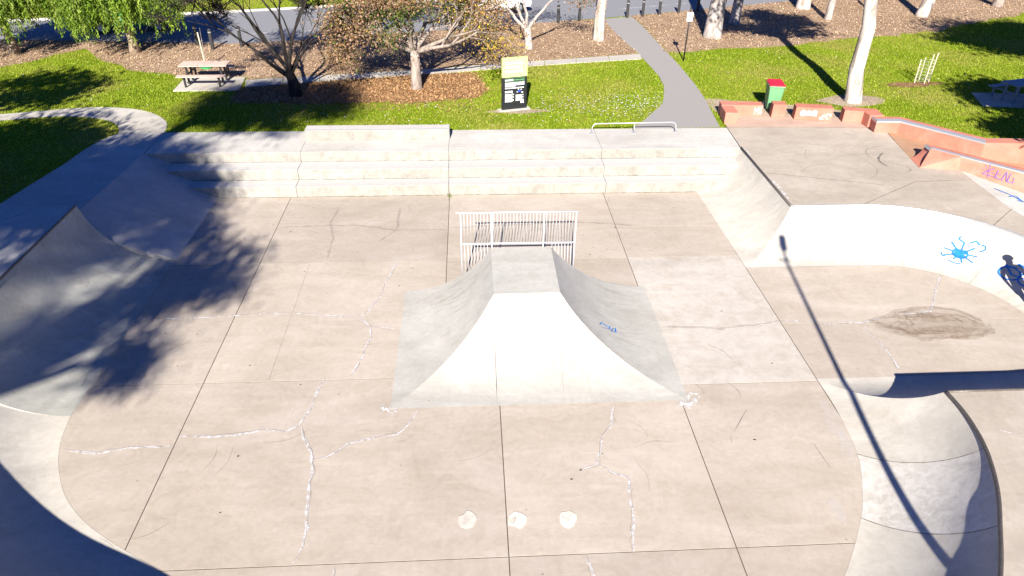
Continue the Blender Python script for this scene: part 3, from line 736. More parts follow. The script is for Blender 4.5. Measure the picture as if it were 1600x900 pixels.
w4 = empty('near_curved_quarter_pipe', (7.42, 11.4, 0), label='curved concrete quarter pipe at lower right with a weathered white panel and lamp shadow', cat='quarter pipe')
nT = len(toe_near_s)
def idx_for(yv): return min(range(nT//2), key=lambda i: abs(toe_near_s[i][1]-yv))
cuts = [0, idx_for(9.25), idx_for(7.75), idx_for(5.65)]
# the wall's height eases from the deck level to the higher left-hand lip
hh = [ZD if p[0] > -1 else ZD+0.27*min(1, (-1-p[0])/3.0) for p in cop_near_s]
for k, (a, b) in enumerate(zip(cuts[:-1], cuts[1:])):
    transition('ramp_face', off(o3, toe_near_s[a:b+1]), off(o3, cop_near_s[a:b+1]), 1.85, ZD, M['wall_patchy'] if k == 1 else M['wall'], w4)
    if k: ribbon('joint', [toe_near_s[a][:2] and (toe_near_s[a][0]-o3[0], toe_near_s[a][1]-o3[1]), (cop_near_s[a][0]-o3[0], cop_near_s[a][1]-o3[1])], 0.018, M['joint_soft'], w4, taper=False, wj=0.1,
                  surf=(lambda x, y, A=toe_near_s[a], B=cop_near_s[a]: (x, y, 0.008+arc_profile(1.85, ZD)(min(1, math.hypot(x+o3[0]-A[0], y+o3[1]-A[1])/math.dist(A, B))))))
MB().tube([(x-o3[0], y-o3[1], ZD+0.004) for x, y in cop_near_s[:cuts[3]+1]], 0.035, 8).build('coping', M['coping'], w4, True)
w5 = empty('near_end_wall', (0, 4.5, 0), label='curved concrete bowl wall at the lower left corner casting a smooth dark shadow', cat='bowl wall')
o5 = (0, 4.5)
a = cuts[3]
transition('ramp_face', off(o5, toe_near_s[a:]), off(o5, cop_near_s[a:]), 2.1, hh[a:], M['wall'], w5)
MB().tube([(x-o5[0], y-o5[1], h_+0.004) for (x, y), h_ in zip(cop_near_s[a:], hh[a:])], 0.03, 8).build('coping', M['coping'], w5, True)

# graffiti painted on the pocket wall
def wall_surf(x, y, lift=0.006):
    """point on the pocket wall given in polar form: x = distance along arc angle (deg), y = fraction up the face"""
    t = R(x)
    r = 2.68+(4.34-2.68)*y
    z = arc_profile(1.66, ZD)(y)
    sl = math.asin(min(1, y*1.66/((1.66**2+ZD**2)/(2*ZD))))
    n = Vector((-math.cos(t)*math.sin(sl), -math.sin(t)*math.sin(sl), math.cos(sl)))
    p = Vector((11.0+r*math.cos(t), 13.365+r*math.sin(t), z+0.003))+n*lift
    return (p.x-o2[0], p.y-o2[1], p.z)
def wall_stroke(pts, w, lift):
    # pts in metres (u along the wall, v up the face) about a centre (angle, frac)
    vs = []; fs = []
    n = len(pts)
    for i, p in enumerate(pts):
        a = pts[max(i-1, 0)]; b = pts[min(i+1, n-1)]
        dx, dy = b[0]-a[0], b[1]-a[1]; l = math.hypot(dx, dy) or 1
        for s_ in (1, -1):
            u = p[0]-dy/l*w*0.8*s_; v = p[1]+dx/l*w*0.8*s_
            vs.append(wall_surf(AC-math.degrees(u/3.4), FC+v/1.85, lift))
        if i: fs.append((2*i-2, 2*i-1, 2*i+1, 2*i))
    MB().add(vs, fs).build('graffiti', M['blue'], w2)
AC, FC = 48.5, 0.59
rs = random.Random(5)
ring_pts = [(0.17*math.cos(t), 0.14*math.sin(t)) for t in [2*math.pi*i/18 for i in range(19)]]
wall_stroke(ring_pts, 0.03, 0.006)
wall_stroke([(0.07*math.cos(t), 0.06*math.sin(t)) for t in [2*math.pi*i/12 for i in range(13)]], 0.09, 0.008)
for k in range(9):
    t = k*2*math.pi/9+0.2
    l = rs.uniform(0.3, 0.42)
    wall_stroke([(0.16*math.cos(t), 0.13*math.sin(t)), (l*math.cos(t), l*0.85*math.sin(t))], 0.024, 0.007+0.0004*k)
for pts in ([(0.1, 0.34), (0.2, 0.42), (0.3, 0.36)], [(0.36, 0.2), (0.44, 0.3), (0.40, 0.38), (0.33, 0.36)], [(-0.42, -0.1), (-0.36, -0.22), (-0.3, -0.18)], [(-0.08, 0.46), (-0.15, 0.38), (-0.02, 0.32)], [(-0.2, -0.32), (0.0, -0.36), (0.12, -0.33)]):
    wall_stroke(catmull(pts, 4), 0.022, 0.009)
AC, FC = 28.5, 0.56
wall_stroke([(0.24*math.cos(t), 0.2*math.sin(t)) for t in [2*math.pi*i/18 for i in range(19)]], 0.03, 0.006)
wall_stroke([(0.42+0.2*math.cos(t), 0.05+0.2*math.sin(t)) for t in [2*math.pi*i/18 for i in range(19)]], 0.03, 0.007)
wall_stroke([(-0.2, 0.2), (0.05, 0.0), (0.42, 0.05), (0.2, 0.3), (0.0, 0.32)], 0.03, 0.008)
wall_stroke([(0.1, 0.36), (0.3, 0.42), (0.5, 0.36)], 0.03, 0.009)

AC, FC = 0, 0
for aa in (72.0, 38.0, 12.0):
    vs = []; fs = []
    for i in range(15):
        q = i/14*0.99
        vs += [wall_surf(aa-0.09, q, 0.003), wall_surf(aa+0.09, q, 0.003)]
        if i: fs.append((2*i-2, 2*i-1, 2*i+1, 2*i))
    MB().add(vs, fs).build('joint', M['joint_soft'], w2)
rs = random.Random(8)
for k in range(24):
    a0 = rs.uniform(5, 88); q0 = rs.uniform(0.1, 0.55); q1 = q0+rs.uniform(0.1, 0.35); da = rs.uniform(-3, 3); w_ = rs.uniform(0.15, 0.35)
    vs = []; fs = []
    for i in range(5):
        t = i/4; a_ = a0+da*t; q = q0+(q1-q0)*t
        vs += [wall_surf(a_-w_/2, q, 0.004), wall_surf(a_+w_/2, q, 0.004)]
        if i: fs.append((2*i-2, 2*i-1, 2*i+1, 2*i))
    MB().add(vs, fs).build('scuff_mark', M['scuff_soft'], w2)

# ---------------- central hipped ramp with platform
box = empty('hipped_funbox_ramp', (-1.78, 10.83, 0), label='pale grey concrete ramp with flat platform and flared curved sides in the middle', cat='skate ramp')
o6 = (-1.78, 10.83); ZP = 1.24
px0, px1, py0, py1 = 0.42, 1.92, 13.13, 15.20
fx0, fx1, fy0 = -1.78, 4.42, 10.83
def face(name, t, c, run, mt='ramp'): return transition(name, off(o6, t), off(o6, c), run, ZP, M[mt], box, rows=16, z0=0.012)
face('left_face', resample([(fx0, py1), (fx0, fy0)], 10), resample([(px0, py1), (px0, py0)], 10), 2.2)
face('right_face', resample([(fx1, fy0), (fx1, py1)], 10), resample([(px1, py0), (px1, py1)], 10), 2.5)
gj = 0.006
face('front_face', resample([(fx0, fy0), (px0-gj, fy0)], 6), resample([(px0, py0), (px0-gj+0.0062, py0)], 6), 2.3)
face('front_face', resample([(px0+gj, fy0), (px1-gj-0.1, fy0)], 4), resample([(px0+gj, py0), (px1-gj, py0)], 4), 2.3)
face('front_face', resample([(px1+gj-0.1, fy0), (fx1, fy0)], 6), resample([(px1+gj-0.0062, py0), (px1, py0)], 6), 2.3)
MB().box(px0-o6[0], px1-o6[0], py0-o6[1], py1-o6[1], 0.9, ZP+0.012).build('platform', M['ramp'], box)
pl = arc_profile(2.2, ZP); prr = arc_profile(2.5, ZP)
back = [(0, 0.0)]+[(2.2*q/12, pl(q/12)+0.011) for q in range(13)]+[(fx1-o6[0]-2.5*q/12, prr(q/12)+0.011) for q in range(12, -1, -1)]+[(fx1-o6[0], 0.0)]
vs = [(x, py1-o6[1]+0.002, z) for x, z in back]
MB().add(vs, [tuple(range(len(vs)))]).build('back_wall', M['ramp'], box)
MB().box(0.02, 6.18, 0.02, 4.35, -0.03, 0.005).build('footing', M['ramp'], box)
# wheel marks running up the faces and along the platform
def front(x, y): return (x-o6[0], y-o6[1], arc_profile(2.3, ZP)(max(0, min(1, (y-fy0)/2.3)))+0.018)
def lflare(x, y): return (x-o6[0], y-o6[1], pl(max(0, min(1, (x-fx0)/2.2)))+0.018)
def rflare(x, y): return (x-o6[0], y-o6[1], prr(max(0, min(1, (fx1-x)/2.5)))+0.018)
rs = random.Random(3)
for k in range(26):
    y = rs.uniform(13.3, 14.9); x = rs.uniform(-1.2, -0.1); l = rs.uniform(0.3, 0.9)
    ribbon('scuff_mark', [(x, y), (x+l*0.85, y+rs.uniform(-.15, .3))], rs.uniform(0.012, 0.03), M['scuff_soft'], box, surf=lflare, seed=k, jitter=0.004)
    y = rs.uniform(12.6, 14.9); x = rs.uniform(2.2, 3.4); l = rs.uniform(0.3, 0.8)
    ribbon('scuff_mark', [(x, y), (x+l*0.85, y+rs.uniform(-.3, .15))], rs.uniform(0.012, 0.03), M['scuff_soft'], box, surf=rflare, seed=k, jitter=0.004)
for k in range(16):
    x = rs.uniform(0.5, 1.8); y = rs.uniform(11.6, 12.9)
    ribbon('scuff_mark', [(x, y), (x+rs.uniform(-.1, .1), min(13.1, y+rs.uniform(.2, .8)))], rs.uniform(0.012, 0.025), M['scuff_soft'], box, surf=front, seed=k, jitter=0.004)
for k in range(10):
    x = rs.uniform(0.5, 1.4); y = rs.uniform(13.2, 15.0)
    ribbon('scuff_mark', [(x, y), (x+rs.uniform(.1, .45), y+rs.uniform(-.1, .1))], 0.016, M['scuff_soft'], box, surf=lambda a, b: (a-o6[0], b-o6[1], ZP+0.016), seed=k)
# blue tag on the right flare
def flare(x, y):      # x from the base edge inward (m), y along
    return (fx1-x-o6[0], y-o6[1], prr(x/2.5)+0.02)
for s_ in ([(1.55, 13.0), (1.5, 13.12), (1.35, 13.05)], [(1.5, 12.92), (1.32, 12.98), (1.3, 13.1)], [(1.3, 12.9), (1.22, 13.06)], [(1.28, 12.9), (1.18, 12.92), (1.16, 13.1)]):
    q = s_; vs = []; fs = []
    for i, p in enumerate(q):
        vs += [flare(p[0]+0.02, p[1]-0.012), flare(p[0]-0.02, p[1]+0.012)]
        if i: fs.append((2*i-2, 2*i-1, 2*i+1, 2*i))
    MB().add(vs, fs).build('graffiti', M['blue'], box)

# ---------------- guard rail behind the platform
gr = empty('guard_rail', (-0.31, 15.26, 0), label='white barred steel guard rail standing along the back of the central ramp', cat='railing')
GW = 2.83
for x in (0.0, 0.76, 2.04, GW):
    MB().tube([(x, 0, 0.0), (x, 0, 2.2)], 0.018, 8).build('post', M['white_steel'], gr, True)
MB().tube([(-0.12, 0, 2.2), (GW+0.05, 0, 2.2)], 0.021, 8).build('top_rail', M['white_steel'], gr, True)
MB().tube([(0, 0, 1.34), (GW, 0, 1.34)], 0.023, 8).build('bottom_rail', M['white_steel'], gr, True)
bar_me = None; low_me = None
nb = 35
for i in range(1, nb):
    x = GW*i/nb
    if min(abs(x-0.76), abs(x-2.04)) < 0.03: continue
    if bar_me is None:
        bo = MB().tube([(0, 0, 1.34), (0, 0, 2.2)], 0.0065, 6).build('bar', M['white_steel'], gr, True); bar_me = bo.data
    else:
        bo = link('bar', bar_me, None, gr)
    bo.location = (x, 0, 0)
    if x < 0.72 or x > 2.25:                                    # the side bays are barred down to the floor
        lb = link('bar', low_me, None, gr) if low_me else MB().tube([(0, 0, 0.14), (0, 0, 1.32)], 0.0065, 6).build('bar', M['white_steel'], gr, True)
        low_me = lb.data; lb.location = (x, 0, 0)
for a_, b_ in ((0.0, 0.76), (2.04, GW)):
    MB().tube([(a_, 0, 0.13), (b_, 0, 0.13)], 0.018, 8).build('foot_rail', M['white_steel'], gr, True)

# ---------------- ledge and low rail on the deck above the steps
bl = empty('concrete_ledge', (-5.62, 23.07, ZD), label='long low pale concrete grind ledge at the edge of the lawn above the steps', cat='ledge')
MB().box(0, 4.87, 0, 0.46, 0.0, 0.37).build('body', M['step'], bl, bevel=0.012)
MB().box(0.02, 4.85, -0.004, 0.03, 0.345, 0.374).build('edge_strip', M['edge_steel'], bl)
rl = empty('grind_rail', (4.22, 23.50, ZD), rz=0.03, label='low round steel grind rail on the deck in front of the asphalt path', cat='rail')
pts = [(0, 0, 0)]+[(0.16-0.16*math.cos(t), 0, 0.20+0.16*math.sin(t)) for t in [R(k*15) for k in range(7)]]+[(3.0-0.16+0.16*math.sin(t), 0, 0.20+0.16*math.cos(t)) for t in [R(k*15) for k in range(7)]]+[(3.0, 0, 0)]
MB().tube(pts, 0.020, 10).build('bar', M['steel'], rl, True)
MB().tube([(1.5, 0, 0), (1.5, 0, 0.35)], 0.018, 10).build('middle_post', M['steel'], rl, True)
for x in (0, 1.5, 3.0):
    MB().prism(blob(x, 0, 0.075, 0.075, 14, 1, 0), 0.0, 0.012).build('foot_plate', M['steel'], rl)

# ---------------- red oxide blocks and ledges
def red_block(poly, h, label, extra=None, z0=ZD+0.003):
    cx, cy = poly[0]
    o = empty('red_block', (cx, cy, z0), label=label, cat='block', group='red concrete blocks along the back of the right deck')
    MB().prism([(x-cx, y-cy) for x, y in poly], 0, h).build('body', M['red'], o, bevel=0.015)
    if extra: extra(o, cx, cy)
    return o
def face_patch(o, cx, cy, x0, x1, yA, yB, z0, z1, mat, seed):
    """flat paint patch on the block's front face running from (x0,yA) to (x1,yB)"""
    rs = random.Random(seed); top = []; bot = []
    for i in range(7):
        t = i/6; x = x0+(x1-x0)*t; y = yA+(yB-yA)*t-0.006-0.0006*seed
        bot.append((x-cx, y-cy, z0+rs.uniform(0, 0.06))); top.append((x-cx, y-cy, z1-rs.uniform(0, 0.12)))
    vs = bot+top
    MB().add(vs, [(i, i+1, 8+i, 7+i) for i in range(6)]).build('paint_patch', mat, o)
def ex1(o, cx, cy):
    MB().prism([(9.22-cx, 24.37-cy), (9.68-cx, 24.32-cy), (9.76-cx, 25.14-cy), (9.30-cx, 25.18-cy)], 0, 0.415).build('front_arm', M['red'], o, bevel=0.015)
    face_patch(o, cx, cy, 10.45, 10.85, 25.135, 25.10, 0.06, 0.40, M['white_paint'], 1)
red_block([(9.33, 25.19), (10.88, 25.10), (10.95, 25.55), (9.38, 25.66)], 0.42, 'L shaped red concrete block with white paint patch, next to the asphalt path', ex1)
red_block([(11.20, 24.97), (11.70, 24.94), (11.78, 25.38), (11.28, 25.42)], 0.50, 'narrow upright red concrete block in front of the green bin')
def ex3(o, cx, cy):
    face_patch(o, cx, cy, 12.15, 12.75, 24.715, 24.61, 0.14, 0.42, M['grey_paint'], 2)
    face_patch(o, cx, cy, 12.85, 13.25, 24.59, 24.52, 0.02, 0.34, M['white_paint'], 3)
red_block([(11.98, 24.74), (13.30, 24.51), (13.40, 24.95), (12.08, 25.2)], 0.48, 'wide red concrete block with grey and white painted-over graffiti', ex3)
red_block([(13.68, 24.43), (14.34, 24.30), (14.35, 23.86), (14.85, 23.86), (14.95, 24.55), (13.78, 24.88)], 0.45, 'angled red concrete block joining the end of the upper red ledge')
l1 = empty('upper_red_ledge', (14.37, 23.38, ZD), label='long angled red concrete ledge with a steel edge beside the lawn', cat='ledge')
ox, oy = 14.37, 23.38
LF = [(14.37, 23.38), (15.2, 23.33), (17.0, 21.25), (22.0, 20.95)]
LB = [(14.42, 23.84), (15.42, 23.80), (17.28, 21.68), (22.0, 21.38)]
for i in range(3):
    a, b, c, d = LF[i], LF[i+1], LB[i+1], LB[i]
    top = 0.42
    MB().prism([(a[0]-ox, a[1]-oy), (b[0]-ox, b[1]-oy), (c[0]-ox, c[1]-oy), (d[0]-ox, d[1]-oy)], -0.75, top).build('section', M['red'], l1)
    if i < 2:
        m_ = lambda p, q, t: (p[0]+(q[0]-p[0])*t-ox, p[1]+(q[1]-p[1])*t-oy)
        MB().prism([m_(a, d, -0.02), m_(b, c, -0.02), m_(b, c, 0.5), m_(a, d, 0.5)], top-0.05, top+0.006).build('steel_edge', M['steel'], l1)
MB().prism([(14.363-ox, 23.375-oy), (14.43-ox, 23.375-oy), (14.46-ox, 23.83-oy), (14.40-ox, 23.85-oy)], 0.34, 0.43).build('steel_cap', M['edge_steel'], l1)
l2 = empty('lower_red_ledge', (14.33, 20.26, ZD), label='red concrete ledge with curved kicker end, steel edge and purple graffiti at the right', cat='ledge')
ox2, oy2 = 14.33, 20.26
d2 = Vector((0.67, -0.742)); nb2 = Vector((0.742, 0.67))
T0 = Vector((14.93, 20.88)); TL = 5.6; ht = 0.40
def P2(v, z): return (v.x-ox2, v.y-oy2, z)
T1 = T0+d2*TL
B0 = Vector((14.33, 20.26)); B1 = Vector((15.50, 20.03)); B2 = Vector((18.35, 16.55))
Bk0 = Vector((14.42, 21.02)); Tb0 = T0+nb2*0.36; Tb1 = T1+nb2*0.36
Kt = Vector((14.97, 21.22))
bz = lambda v: -0.02 if v.x < 15.6 else -0.12*(v.x-15.5)-0.05
MB().add([P2(B0, 0.0), P2(B1, -0.01), P2(B2, bz(B2)), P2(T1, ht), P2(T0+d2*0.9, ht), P2(T0, ht)], [(0, 1, 4, 5), (1, 2, 3, 4)]).build('front_face', M['red'], l2)
MB().add([P2(T0, ht), P2(T1, ht), P2(Tb1, ht), P2(Tb0, ht), P2(Kt, ht)], [(0, 1, 2, 3, 4)]).build('top', M['red'], l2)
MB().add([P2(Tb0, ht), P2(Tb1, ht), P2(Tb1, -0.8), P2(Tb0, -0.8)], [(0, 1, 2, 3)]).build('back_face', M['red'], l2)
vs = []; fs = []
kp = arc_profile(0.72, ht)
for i in range(9):
    q = i/8; za = kp(q)
    a = B0.lerp(T0, q); b = Bk0.lerp(Kt, q)
    vs += [P2(a, za+0.002), P2(b, za+0.002)]
    if i: fs.append((2*i-2, 2*i, 2*i+1, 2*i-1))
MB().add(vs, fs).build('kicker_face', M['red'], l2, True)
side = [vs[2*i+1] for i in range(9)]
MB().add(side+[(side[-1][0], side[-1][1], -0.1), (side[0][0], side[0][1], -0.1)], [tuple(range(11))]).build('kicker_side', M['red'], l2)
se0 = T0-nb2*0.012; se1 = T1-nb2*0.012
MB().add([P2(se0, ht-0.06), P2(se1, ht-0.06), P2(se1, ht+0.006), P2(se0, ht+0.006), P2(se1+nb2*0.14, ht+0.006), P2(se0+nb2*0.14, ht+0.006)], [(0, 1, 2, 3), (3, 2, 4, 5)]).build('steel_edge', M['steel'], l2)
MB().add([P2(T0-Vector((0.09, 0.08)), ht-0.055), P2(T0+d2*0.02-nb2*0.01, ht+0.008), P2(Kt+Vector((0.02, 0)), ht+0.008), P2(Kt-Vector((0.1, 0.02)), ht-0.055)], [(0, 1, 2, 3)]).build('steel_cap', M['edge_steel'], l2)
# purple scribble on its front face
def l2face(s_, q):
    a = B1.lerp(B2, s_); t = (T0+d2*0.9).lerp(T1, s_)
    zb = -0.01+(bz(B2)+0.01)*s_
    v = a.lerp(t, q); n = Vector((-0.742, -0.67))
    v = v+n*0.012
    return P2(v, zb+(ht-zb)*q+0.012)
for st in ([(0.155, 0.85), (0.2, 0.25)], [(0.21, 0.8), (0.15, 0.3)], [(0.14, 0.55), (0.23, 0.5)], [(0.235, 0.75), (0.23, 0.3), (0.265, 0.3)], [(0.235, 0.55), (0.26, 0.55)], [(0.27, 0.3), (0.285, 0.78), (0.3, 0.3)], [(0.31, 0.75), (0.305, 0.3), (0.34, 0.35), (0.335, 0.6)], [(0.18, 0.95), (0.185, 0.15)], [(0.15, 0.3), (0.22, 0.35), (0.28, 0.28)]):
    vs = []; fs = []
    for i, p in enumerate(st):
        vs += [l2face(p[0]-0.0025, p[1]+0.013), l2face(p[0]+0.0025, p[1]-0.013)]
        if i: fs.append((2*i-2, 2*i-1, 2*i+1, 2*i))
    MB().add(vs, fs).build('graffiti', M['purple'], l2)
for i, st in enumerate([[(15.85, 18.75), (16.1, 18.35), (16.2, 17.9)], [(15.95, 18.2), (16.25, 18.3), (16.2, 18.0)], [(16.05, 17.95), (16.35, 17.8), (16.3, 17.5)]]):
    ribbon('graffiti', st, 0.05, M['blue'], deck, taper=False, surf=lambda x, y: (x, y, ZD+0.006-0.107*(x-15.45)), seed=i)

# ================================================================== FURNITURE
# ---------------- picnic tables on slabs
def picnic(name, slab_poly, cx, cy, rz, tmat, lmat, label, slabname):
    tag(MB().prism(slab_poly, ZG-0.05, ZG+0.035).build(slabname, M['path'], bevel=0.01), kind='structure')
    t = empty(name, (cx, cy, ZG+0.035), rz=rz, label=label, cat='picnic table')
    for i in range(4):
        y = -0.36+i*0.19
        MB().box(-0.95, 0.95, y, y+0.175, 0.72, 0.76).build('table_plank', M[tmat], t, bevel=0.006)
    for s_ in (-1, 1):
        for i in range(2):
            y = s_*0.72-0.15+i*0.15
            MB().box(-0.95, 0.95, y, y+0.138, 0.43, 0.465).build('seat_plank', M[tmat], t, bevel=0.006)
    for x in (-0.68, 0.68):
        for y in (-0.25, 0.25):
            MB().box(x-0.035, x+0.035, y-0.035, y+0.035, 0, 0.715).build('table_leg', M[lmat], t)
        for y in (-0.72, 0.72):
            MB().box(x-0.035, x+0.035, y-0.035, y+0.035, 0, 0.425).build('seat_leg', M[lmat], t)
        MB().box(x-0.025, x+0.025, -0.84, 0.84, 0.36, 0.41).build('cross_bar', M[lmat], t)
picnic('picnic_table', [(-11.9, 28.59), (-12.01, 30.49), (-9.50, 30.40), (-9.30, 28.62)], -10.85, 29.75, 0.02, 'timber', 'black', 'timber picnic table with bench seats on a concrete slab beside the lawn', 'picnic_slab')
picnic('picnic_table', [(20.75, 27.8), (20.2, 26.15), (24.2, 25.5), (24.6, 27.4)], 22.1, 26.75, 0.3, 'blue_metal', 'blue_metal', 'blue-grey metal picnic table in deep tree shade at the right edge', 'picnic_slab')

# ---------------- information sign
ang = math.atan2(0.27, 0.95)
sg = empty('information_sign', (1.63, 26.16, ZG), rz=ang, label='upright park sign, lime green top panel over black lower panel of white print', cat='sign')
MB().box(-0.62, 0.62, -0.16, 0.14, -0.05, 0.045).build('footing', M['path'], sg, bevel=0.01)
MB().box(-0.49, 0.49, -0.055, 0.055, 0.045, 1.26).build('lower_panel', M['sign_black'], sg, bevel=0.004)
MB().box(-0.49, 0.49, -0.057, 0.057, 1.262, 1.97).build('upper_panel', M['sign_lime'], sg, bevel=0.004)
yf = -0.062
def bars(x0, x1, z, h, mat='white', words=True, seed=0, y=yf):
    rs = random.Random(seed); mb = MB(); x = x0
    while x < x1-0.005:
        w = min(rs.uniform(0.025, 0.085) if words else x1-x0, x1-x)
        mb.box(x, x+w, y, y+0.004, z-h/2, z+h/2); x += w+(0.012 if words else 1)
    mb.build('print_line', M[mat], sg)
for i, (a, b) in enumerate(((-0.36, 0.30), (-0.36, 0.26), (-0.36, 0.30))): bars(a, b, 1.78-i*0.15, 0.07, seed=i, y=-0.064)
bars(-0.38, -0.06, 1.155, 0.055, seed=9); bars(-0.02, 0.38, 1.155, 0.04, 'green_print', seed=10)
bars(-0.40, 0.40, 1.225, 0.012, 'green_print', False); bars(-0.40, 0.40, 1.095, 0.012, 'green_print', False)
for i in range(4): bars(-0.38, 0.38-(0.35 if i == 3 else 0), 1.05-i*0.042, 0.028, seed=20+i)
bars(-0.38, 0.36, 0.855, 0.04, seed=31)
bars(-0.38, -0.08, 0.72, 0.07, seed=32)
for i in range(9): bars(-0.38, -0.03-(0.06 if i % 3 == 2 else 0), 0.63-i*0.036, 0.018, seed=40+i)
for i in range(7): bars(0.04, 0.36-(0.07 if i % 3 == 1 else 0), 0.58-i*0.036, 0.018, seed=60+i)
for k, (x, z, w, h, mt) in enumerate([(0.18, 0.72, 0.11, 0.07, 'blue_print'), (0.15, 0.80, 0.05, 0.035, 'white'), (0.26, 0.78, 0.05, 0.03, 'white'), (0.10, 0.69, 0.05, 0.02, 'white'), (0.30, 0.67, 0.07, 0.03, 'white')]):
    MB().box(x-w/2, x+w/2, yf-0.001*k, yf+0.004, z-h/2, z+h/2).build('picture', M[mt], sg)
MB().box(0.24, 0.37, yf, yf+0.004, 0.26, 0.335).build('emblem', M['white'], sg)

# ---------------- small signpost by the path
sp = empty('signpost', (9.9, 32.67, ZG), label='thin black signpost with small white plate beside the asphalt path', cat='signpost')
MB().tube([(0, 0, 0), (0.0, 0, 2.45)], 0.032, 8).build('pole', M['black'], sp, True)
MB().box(-0.13, 0.13, -0.05, -0.036, 1.80, 2.18).build('plate', M['white'], sp)

# ---------------- wheelie bin
wb = empty('wheelie_bin', (11.55, 25.95, ZG+0.012), rz=-0.15, label='green wheelie bin with red lid behind the narrow red block', cat='bin')
bm = bmesh.new()
lo = [(-0.21, -0.25), (0.21, -0.25), (0.21, 0.25), (-0.21, 0.25)]; hi = [(-0.28, -0.33), (0.28, -0.33), (0.28, 0.33), (-0.28, 0.33)]
mbn = MB().add([(x, y, 0.06) for x, y in lo]+[(x, y, 0.97) for x, y in hi], [(0, 3, 2, 1), (4, 5, 6, 7), (0, 1, 5, 4), (1, 2, 6, 5), (2, 3, 7, 6), (3, 0, 4, 7)])
bm.free()
mbn.build('body', M['bin_green'], wb, bevel=0.03)
MB().box(-0.30, 0.30, -0.35, 0.34, 0.94, 0.985).build('rim', M['bin_green'], wb, bevel=0.012)
MB().add([(-0.30, -0.37, 0.99), (0.30, -0.37, 0.99), (0.30, 0.36, 0.99), (-0.30, 0.36, 0.99), (-0.25, -0.30, 1.06), (0.25, -0.30, 1.06), (0.25, 0.32, 1.09), (-0.25, 0.32, 1.09)],
         [(0, 3, 2, 1), (4, 5, 6, 7), (0, 1, 5, 4), (1, 2, 6, 5), (2, 3, 7, 6), (3, 0, 4, 7)]).build('lid', M['bin_red'], wb, bevel=0.02)
MB().tube([(-0.24, 0.41, 0.98), (0.24, 0.41, 0.98)], 0.017, 8).build('handle', M['bin_green'], wb, True)
for s_ in (-1, 1):
    MB().tube([(s_*0.24, 0.27, 0.10), (s_*0.30, 0.27, 0.10)], 0.10, 16).build('wheel', M['rubber'], wb)

# ---------------- bollards
def bollard(x, y, label, group, h=0.95):
    o = empty('bollard', (x, y, ZG), rz=random.uniform(0, 1), label=label, cat='bollard', group=group)
    lean = random.uniform(-0.02, 0.02)
    MB().tube([(0, 0, -0.05), (lean, 0, h-0.03), (lean, 0, h)], [0.085, 0.08, 0.06], 10).build('post', M['post_wood'], o)
    MB().tube([(lean*0.8, 0, h-0.17), (lean*0.8, 0, h-0.12)], 0.084, 10).build('band', M['grey_paint'] if False else M['edge_steel'], o)
bl_pts = [(4.9, 40.38), (6.13, 40.85), (8.98, 41.6), (9.95, 41.97), (11.0, 42.3), (12.26, 42.81), (13.55, 43.33)]
names = ['dark timber bollard, leftmost of the row by the car park', 'dark timber bollard second from left, just before the pale gum trunk', 'dark timber bollard standing at the end of the asphalt path',
         'dark timber bollard next right of the one at the path end', 'dark timber bollard midway between the path end and the small signpost', 'dark timber bollard just left of the small white-plated signpost', 'dark timber bollard just right of the small white-plated signpost']
for (x, y), n_ in zip(bl_pts, names): bollard(x, y, n_, 'bollards along the car park edge')
for (x, y), n_ in zip([(-13.15, 35.75), (-12.2, 34.95), (-11.0, 35.5)], ['dark bollard farthest left behind the picnic table and sapling', 'dark bollard behind the picnic table, nearest to the sapling', 'dark bollard seen through the left branches of the bare tree']):
    bollard(x, y, n_, 'bollards behind the bare tree')

# ---------------- staked saplings
sp1 = empty('staked_sapling', (-11.6, 31.9, ZG), label='thin young sapling with pale stake and green collar behind the picnic table', cat='sapling')
MB().tube([(0.0, 0, 0), (-0.05, 0.05, 1.5)], 0.03, 6).build('stake', M['pale_wood'], sp1)
MB().tube([(0.06, 0, 0), (0.05, 0.02, 0.8), (0.1, 0, 1.7)], [0.018, 0.015, 0.006], 5).build('stem', M['grey_bark'], sp1)
MB().tube([(0.03, 0, 0.0), (0.03, 0, 0.16)], 0.26, 14).build('collar', M['green_plastic'], sp1)
tg = empty('tree_guard', (19.45, 29.22, ZG), label='wire mesh tree guard on pale stakes in the lawn right of the big gum', cat='tree guard')
sk = [(-0.36, 0.0), (0.02, -0.1), (0.34, 0.12), (0.0, 0.3)]
for i, (x, y) in enumerate(sk):
    MB().tube([(x, y, 0), (x+0.02*(1 if x > 0 else -1), y, 1.25 if i in (1, 2) else 1.0)], 0.026 if i < 3 else 0.018, 6).build('stake', M['pale_wood'], tg)
for k in range(7):
    z = 0.1+k*0.14
    MB().tube([(x, y, z) for x, y in sk+[sk[0]]], 0.005, 4).build('wire', M['wire'], tg)

